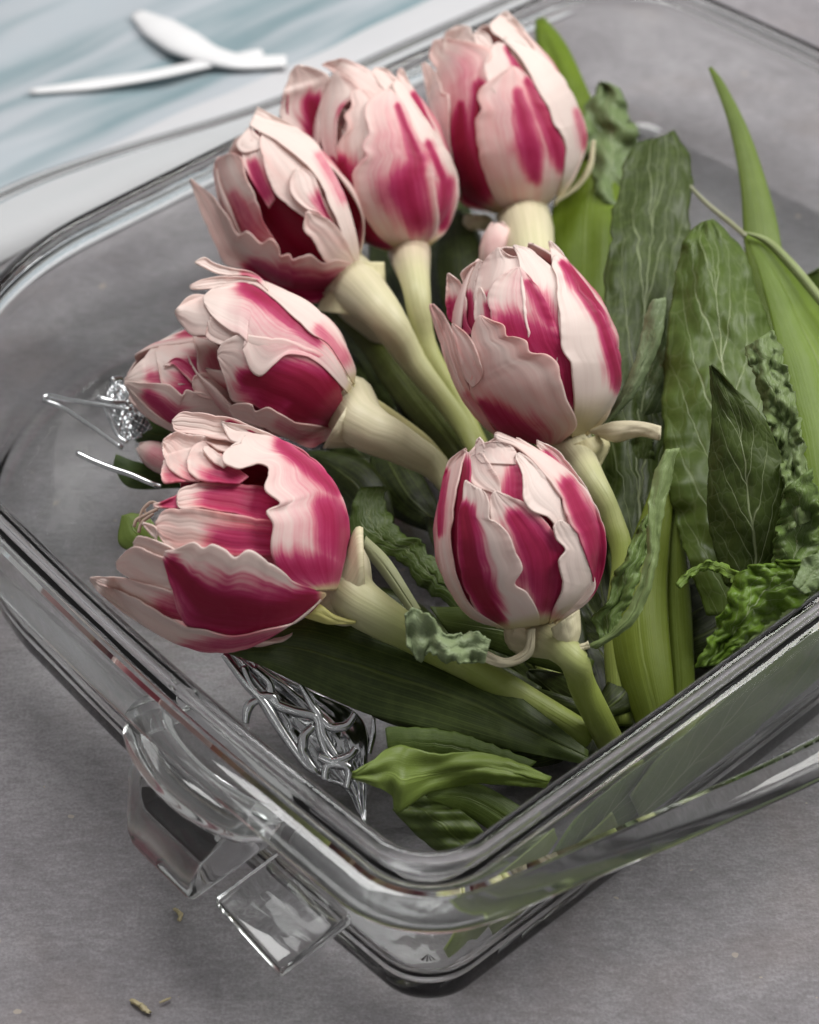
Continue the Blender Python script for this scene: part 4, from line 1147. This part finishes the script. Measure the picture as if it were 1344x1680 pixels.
    rb('leaf', [(905, 1275), (800, 1236), (720, 1236), (650, 1225), (578, 1268)], [(895, 1292), (790, 1285), (705, 1300), (652, 1332), (640, 1302), (577, 1274)], 0.030, 0.050, 'leaf_strap', (0.21, 0.28, 0.065), bulge=0.35, tilt=-0.1, edge=3, ffreq=4, wave=0.002, label='light green leaf with a bent notched end near the filigree', seed=44, nv=50, nu=26)
    rb('leaf', [(880, 1250), (740, 1200), (632, 1193)], [(860, 1268), (750, 1248), (638, 1238)], 0.028, 0.042, 'leaf_strap', (0.10, 0.15, 0.035), bulge=0.3, edge=3, label='mid green leaf tucked between the large dark and light leaves', seed=45)
    rb('leaf', [(890, 1345), (780, 1285), (695, 1298)], [(850, 1400), (780, 1345), (700, 1308)], 0.016, 0.034, 'leaf_strap', (0.105, 0.15, 0.032), bulge=0.3, label='green leaf under the light notched leaf by the corner', seed=46)
    rb('leaf', [(745, 1415), (690, 1375), (644, 1328)], [(820, 1400), (770, 1340), (700, 1302)], 0.014, 0.028, 'leaf_strap', (0.085, 0.12, 0.03), bulge=0.2, wave=0.002, label='lowest dark leaf folded into the near dish corner', seed=47)
    rb('leaf', [(770, 790), (650, 660), (590, 570), (540, 515)], [(790, 760), (730, 660), (650, 560), (580, 505)], 0.020, 0.040, 'leaf_strap', (0.085, 0.095, 0.022), bulge=0.3, label='olive strap leaf beneath the crossing pale stems', seed=48)
    rb('leaf', [(830, 760), (740, 560), (715, 430), (735, 350)], [(850, 720), (800, 500), (785, 400), (755, 345)], 0.018, 0.045, 'leaf_strap', (0.05, 0.065, 0.026), bulge=0.3, label='dark strap leaf between the streaked and blush tulips', seed=49)
    rb('leaf', [(760, 1020), (650, 920), (575, 880), (590, 800)], [(760, 970), (690, 890), (645, 858), (628, 798)], 0.030, 0.046, 'leaf_veined', (0.075, 0.115, 0.022), edge=10, ffreq=4, frill=0.003, label='jagged dark green leaf between the open and egg shaped tulips', seed=50)
    rb('leaf', [(805, 1050), (775, 1036), (735, 1042), (704, 1008), (682, 1000), (664, 1006)], [(795, 1088), (750, 1086), (722, 1082), (704, 1068), (690, 1086), (668, 1058)], 0.076, 0.080, 'leaf_veined', (0.33, 0.40, 0.25), frill=0.006, edge=5, ffreq=5, wave=0.003, label='crinkled pale grey green scrap lying on the stem', seed=52)
    rb('leaf', [(975, 1085), (850, 1005), (706, 996)], [(965, 1115), (860, 1085), (735, 1038)], 0.028, 0.050, 'leaf_strap', (0.085, 0.12, 0.03), bulge=0.3, label='dark leaf showing under the egg shaped tulip', seed=54)
    rb('leaf', [(260, 915), (198, 895), (200, 846)], [(270, 890), (245, 850), (216, 842)], 0.045, 0.052, 'leaf_strap', (0.16, 0.22, 0.05), label='small green leaf peeping out left of the open tulip', seed=55)
    rb('leaf', [(300, 800), (215, 800), (186, 765)], [(310, 760), (235, 760), (190, 745)], 0.038, 0.048, 'leaf_strap', (0.065, 0.11, 0.04), label='dark leaf scrap below the folded pink bud', seed=56)
    rb('leaf', [(320, 740), (250, 735), (208, 715)], [(320, 700), (260, 690), (225, 680)], 0.034, 0.044, 'leaf_strap', (0.06, 0.10, 0.04), label='dark leaf scrap behind the silver wires', seed=57)
    rb('leaf', [(1010, 880), (1000, 800), (1035, 740), (1050, 700)], [(1070, 880), (1070, 800), (1075, 750), (1065, 700)], 0.035, 0.062, 'leaf_veined', (0.085, 0.125, 0.03), edge=6, ffreq=4, frill=0.003, label='dull jagged leaf behind the rolled leaf tip', seed=58)
    rb('leaf', [(690, 1000), (640, 920), (600, 880)], [(672, 1005), (625, 940), (594, 900)], 0.045, 0.056, 'leaf_strap', (0.42, 0.42, 0.28), bulge=0.6, label='pale dry leaf strip right of the open tulip', seed=59)

    # leaves and stalks pressed against the inside of the front wall
    nrm = np.array([AX[0], AX[1], 0])

    def wall_depth(inset):
        a0 = float(CC @ AX) + LA / 2 - inset

        def f(px, py):
            r_ = ray(px, py)
            return (a0 - CAM @ nrm) / (r_ @ nrm)
        return f
    def yr(x):
        return 1440 - 0.7456 * (x - 699)
    wl = [(1040, 150, 1330, 40, 26, 70, (0.21, 0.27, 0.11), 'pale green leaf pressed flat inside the front glass wall'),
          (1200, 165, 1430, 60, 20, 55, (0.16, 0.23, 0.08), 'mid green leaf pressed inside the front glass wall beside the frilly leaf'),
          (880, 150, 1120, 70, 18, 48, (0.14, 0.20, 0.06), 'dull green leaf behind the front glass wall near the stem ends'),
          (735, 150, 900, 60, 14, 26, (0.27, 0.33, 0.11), 'light green leaf end standing in the near glass corner'),
          (800, 165, 1000, 120, 12, 22, (0.24, 0.29, 0.10), 'light green stalk lying along the foot of the front glass wall'),
          (950, 175, 1240, 150, 10, 22, (0.10, 0.15, 0.045), 'dark leaf lying along the foot of the front glass wall'),
          (1090, 110, 1250, 40, 14, 40, (0.24, 0.30, 0.14), 'pale grey green leaf half up the front glass wall')]
    for i, (x0, d0_, x1, d1_, h0, h1, c_, lb) in enumerate(wl):
        Lr, Rr = [], []
        for t_ in np.linspace(0, 1, 6):
            x_ = x0 + (x1 - x0) * t_
            y_ = yr(x_) + d0_ + (d1_ - d0_) * t_ + 8 * math.sin(t_ * 5 + i)
            hh = h0 + (h1 - h0) * math.sin(math.pi * (0.15 + 0.78 * t_))
            Lr.append((x_ - 0.35 * hh, y_ - hh * 0.75))
            Rr.append((x_ + 0.35 * hh, min(y_ + hh * 0.75, yr(x_) + 215)))
        ribbon('leaf', Lr, Rr, 0, 0, 'leaf_strap' if i % 2 else 'leaf_veined', tuple(1.35 * q_ for q_ in c_), bulge=-0.05, wave=0.0004, seed=70 + i, dfn=wall_depth(0.0075 + 0.0013 * (i % 4)), label=lb)

    # filler strap leaves across the dish floor, near-black to stand for shade between stems
    r = np.random.RandomState(5)
    spots = []
    for i in range(100):
        x, y = r.uniform(430, 1330), r.uniform(380, 1330)
        # inside the bunch : right of the line from (330,560) to (700,1390), left of the wall, not in the empty back right
        if (x - 470) / 330.0 < (y - 560) / 900.0 - 0.05:
            continue
        if y > 1390 - (x - 730) * 0.66 - 30:
            continue
        if y < 470 and x > 1100 or y < 330 + max(0, x - 900) * 0.45:
            continue
        spots.append((x, y))
    # the lower fan always has these
    spots += [(640, 1000), (700, 1160), (800, 1200), (760, 1290), (560, 800), (660, 760), (880, 1150), (1040, 1090), (1140, 1020), (1230, 900), (1050, 640), (1200, 1000), (1120, 760), (900, 760), (760, 900), (1290, 850)]
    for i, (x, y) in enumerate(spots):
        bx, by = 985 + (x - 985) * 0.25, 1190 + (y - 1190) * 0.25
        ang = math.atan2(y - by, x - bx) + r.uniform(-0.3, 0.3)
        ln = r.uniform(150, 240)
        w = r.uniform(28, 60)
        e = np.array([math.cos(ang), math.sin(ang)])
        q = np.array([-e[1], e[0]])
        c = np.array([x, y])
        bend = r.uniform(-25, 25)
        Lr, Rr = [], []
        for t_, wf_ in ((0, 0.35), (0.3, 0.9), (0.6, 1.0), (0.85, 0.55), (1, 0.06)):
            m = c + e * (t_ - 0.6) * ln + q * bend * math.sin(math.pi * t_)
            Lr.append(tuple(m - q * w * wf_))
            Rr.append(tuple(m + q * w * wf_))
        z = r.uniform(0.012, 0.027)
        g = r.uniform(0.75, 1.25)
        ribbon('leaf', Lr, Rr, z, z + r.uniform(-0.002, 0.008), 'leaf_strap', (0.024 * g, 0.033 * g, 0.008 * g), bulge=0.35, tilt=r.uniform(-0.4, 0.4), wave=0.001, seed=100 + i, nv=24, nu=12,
               label='filler strap leaf darkened as shade low under the stems in the dish', group='filler leaves darkened as shade under the stems')


leaves()


# ------------------------------------------------------------------ silver wire and filigree
def wires():
    def zpt(Z, p):
        return Z[0] + p[0] * Z[2], Z[1] + p[1] * Z[2]

    base = P(*zpt(Z9, (760, 400)), 0.05)
    w = thing('wire_ornament', 'silver bent wire ornament sticking out left of the tulips', 'ornament', base)

    def wire(parent, Z, pts, z0, z1, r, name='wire'):
        n_ = len(pts)
        q = [P(*zpt(Z, p), z0 + (z1 - z0) * i / (n_ - 1)) for i, p in enumerate(pts)]
        v, f, uv = tube_pts(q, [r, r * 1.15, r * 0.9], 10, 40)
        return new_mesh(name, v, f, 'metal', parent, uv)
    wire(w, Z9, [(800, 395), (550, 355), (350, 325), (160, 285), (110, 290), (120, 325), (250, 375), (450, 505), (600, 610), (720, 695)], 0.055, 0.050, 0.00085)
    wire(w, Z9, [(590, 390), (650, 520), (700, 610), (760, 650)], 0.050, 0.048, 0.0007)
    wire(w, Z9, [(365, 735), (500, 800), (650, 860), (800, 910), (950, 975), (1030, 1000)], 0.058, 0.052, 0.00095)
    wire(w, Z9, [(640, 160), (700, 150), (745, 180), (840, 320), (900, 420)], 0.058, 0.050, 0.0010)
    wire(w, Z9, [(530, 290), (560, 310), (640, 330), (760, 330)], 0.052, 0.050, 0.0012)

    def foil(parent, Z, Lp, Rp, z0, z1, amp, seed, name='foil'):
        def crumple(U, V):
            return amp * (np.abs(wob(U * 1.1 + V * 0.8, seed, 2)) + 0.8 * np.abs(wob(V * 1.3 - U * 0.7, seed + 2, 2)))
        o = ribbon(name, [zpt(Z, p) for p in Lp], [zpt(Z, p) for p in Rp], z0, z1, 'metal', parent=parent, nv=40, nu=28, bulge=0.2, mod=crumple, thick=0.0004)
        return o
    foil(w, Z9, [(740, 650), (660, 480), (600, 310), (650, 165)], [(880, 610), (850, 440), (810, 290), (740, 165)], 0.044, 0.050, 0.0022, 4)
    foil(w, Z9, [(850, 600), (790, 500), (800, 440)], [(960, 540), (920, 470), (850, 420)], 0.046, 0.050, 0.003, 9)
    # pale metal bead by the bud
    ZE = (360, 980, 540 / 1344)
    base = P(*zpt(ZE, (590, 920)), 0.016)
    g = thing('silver_filigree', 'silver filigree trivet with curled wires under the large dark leaf', 'ornament', base)
    foil(g, ZE, [(20, 228), (110, 350), (180, 430), (265, 560), (360, 690), (430, 745), (520, 790), (592, 930)], [(90, 225), (280, 340), (420, 400), (560, 470), (608, 560), (605, 650), (600, 760), (598, 932)], 0.036, 0.011, 0.0022, 14, 'plate')
    for pts, r in (([(20, 230), (110, 350), (180, 425), (260, 552), (350, 680), (400, 712)], 0.0011),
                   ([(100, 280), (125, 350), (165, 400), (215, 405), (250, 450), (325, 470)], 0.0011),
                   ([(140, 285), (205, 350), (215, 420), (300, 462), (395, 490), (410, 560), (440, 640), (470, 662)], 0.0010),
                   ([(410, 490), (455, 530), (520, 522), (555, 470)], 0.0010),
                   ([(385, 525), (345, 570), (345, 640), (390, 705)], 0.0011),
                   ([(405, 650), (465, 672), (530, 650), (558, 615)], 0.0012),
                   ([(172, 415), (135, 430), (115, 460), (108, 515)], 0.0010),
                   ([(330, 350), (378, 440), (410, 490), (425, 560), (480, 650)], 0.0009),
                   ([(612, 640), (628, 560), (630, 490)], 0.0006),
                   ([(430, 745), (440, 690), (480, 680), (530, 700), (520, 780)], 0.0011)):
        n_ = len(pts)
        q = []
        for (x, y) in pts:
            zz = 0.047 - 0.028 * (y - 230) / 560.0 + 0.002
            q.append(P(*zpt(ZE, (x, y)), zz))
        v, f, uv = tube_pts(q, [r * 1.2, r * 1.7, r], 10, 36)
        new_mesh('wire', v, f, 'metal', g, uv)


wires()


# ------------------------------------------------------------------ far cutlery on the cloth and crumbs on the table
def spoon(label, pts, widths, z, mat, name):
    q = catmull(np.array([P(x, y, z) for x, y in pts]), 30)
    w = np.interp(np.linspace(0, 1, 30), np.linspace(0, 1, len(widths)), widths)
    tan = np.gradient(q, axis=0)
    tan /= np.linalg.norm(tan, axis=1)[:, None]
    side = np.cross(tan, [0, 0, 1])
    side /= np.linalg.norm(side, axis=1)[:, None]
    vs_ = []
    a = np.linspace(0, 2 * np.pi, 16, endpoint=False)
    for i in range(30):
        th = min(0.004, w[i] * 0.35)
        vs_.append(q[i] + np.cos(a)[:, None] * side[i] * w[i] + np.sin(a)[:, None] * np.array([0, 0, th]))
    v = np.vstack(vs_)
    f = grid_faces(30, 16, True)
    f += [tuple(range(16))[::-1], tuple(range(29 * 16, 30 * 16))]
    o = new_mesh(name, v, f, mat)
    tag(o, label, 'cutlery')
    return o


spoon('white spoon with a rounded end lying on the pale blue cloth', [(225, 22), (260, 45), (310, 75), (350, 92), (400, 102), (470, 100)], [0.004, 0.0095, 0.0105, 0.0075, 0.006, 0.005], 0.010, 'ceramic', 'spoon')
spoon('thin white handled knife lying across the cloth below the spoon', [(48, 150), (140, 140), (240, 125), (330, 106), (430, 85)], [0.002, 0.0045, 0.004, 0.004, 0.003], 0.009, 'ceramic', 'knife')


def crumb(label, pts, r, seed):
    q = [P(x, y, 0.0012) for x, y in pts]
    v, f, uv = tube_pts(q, [r * 0.6, r, r * 0.7], 8, 14, 0.6)
    rs = np.random.RandomState(seed)
    v += rs.normal(0, r * 0.22, v.shape)
    v[:, 2] = np.maximum(v[:, 2], 0.0002)
    o = new_mesh('plant_crumb', v, f, 'dry')
    tag(o, label, 'crumb', 'dry crumbs on the table')


crumb('small dry yellowish plant crumb on the grey table', [(214, 1640), (228, 1648), (246, 1662)], 0.0010, 1)
crumb('thin straw of dry plant matter on the grey table', [(262, 1645), (280, 1637)], 0.0004, 2)
crumb('flat pale flake on the grey table below the handle', [(286, 1490), (296, 1500), (294, 1510)], 0.0008, 3)
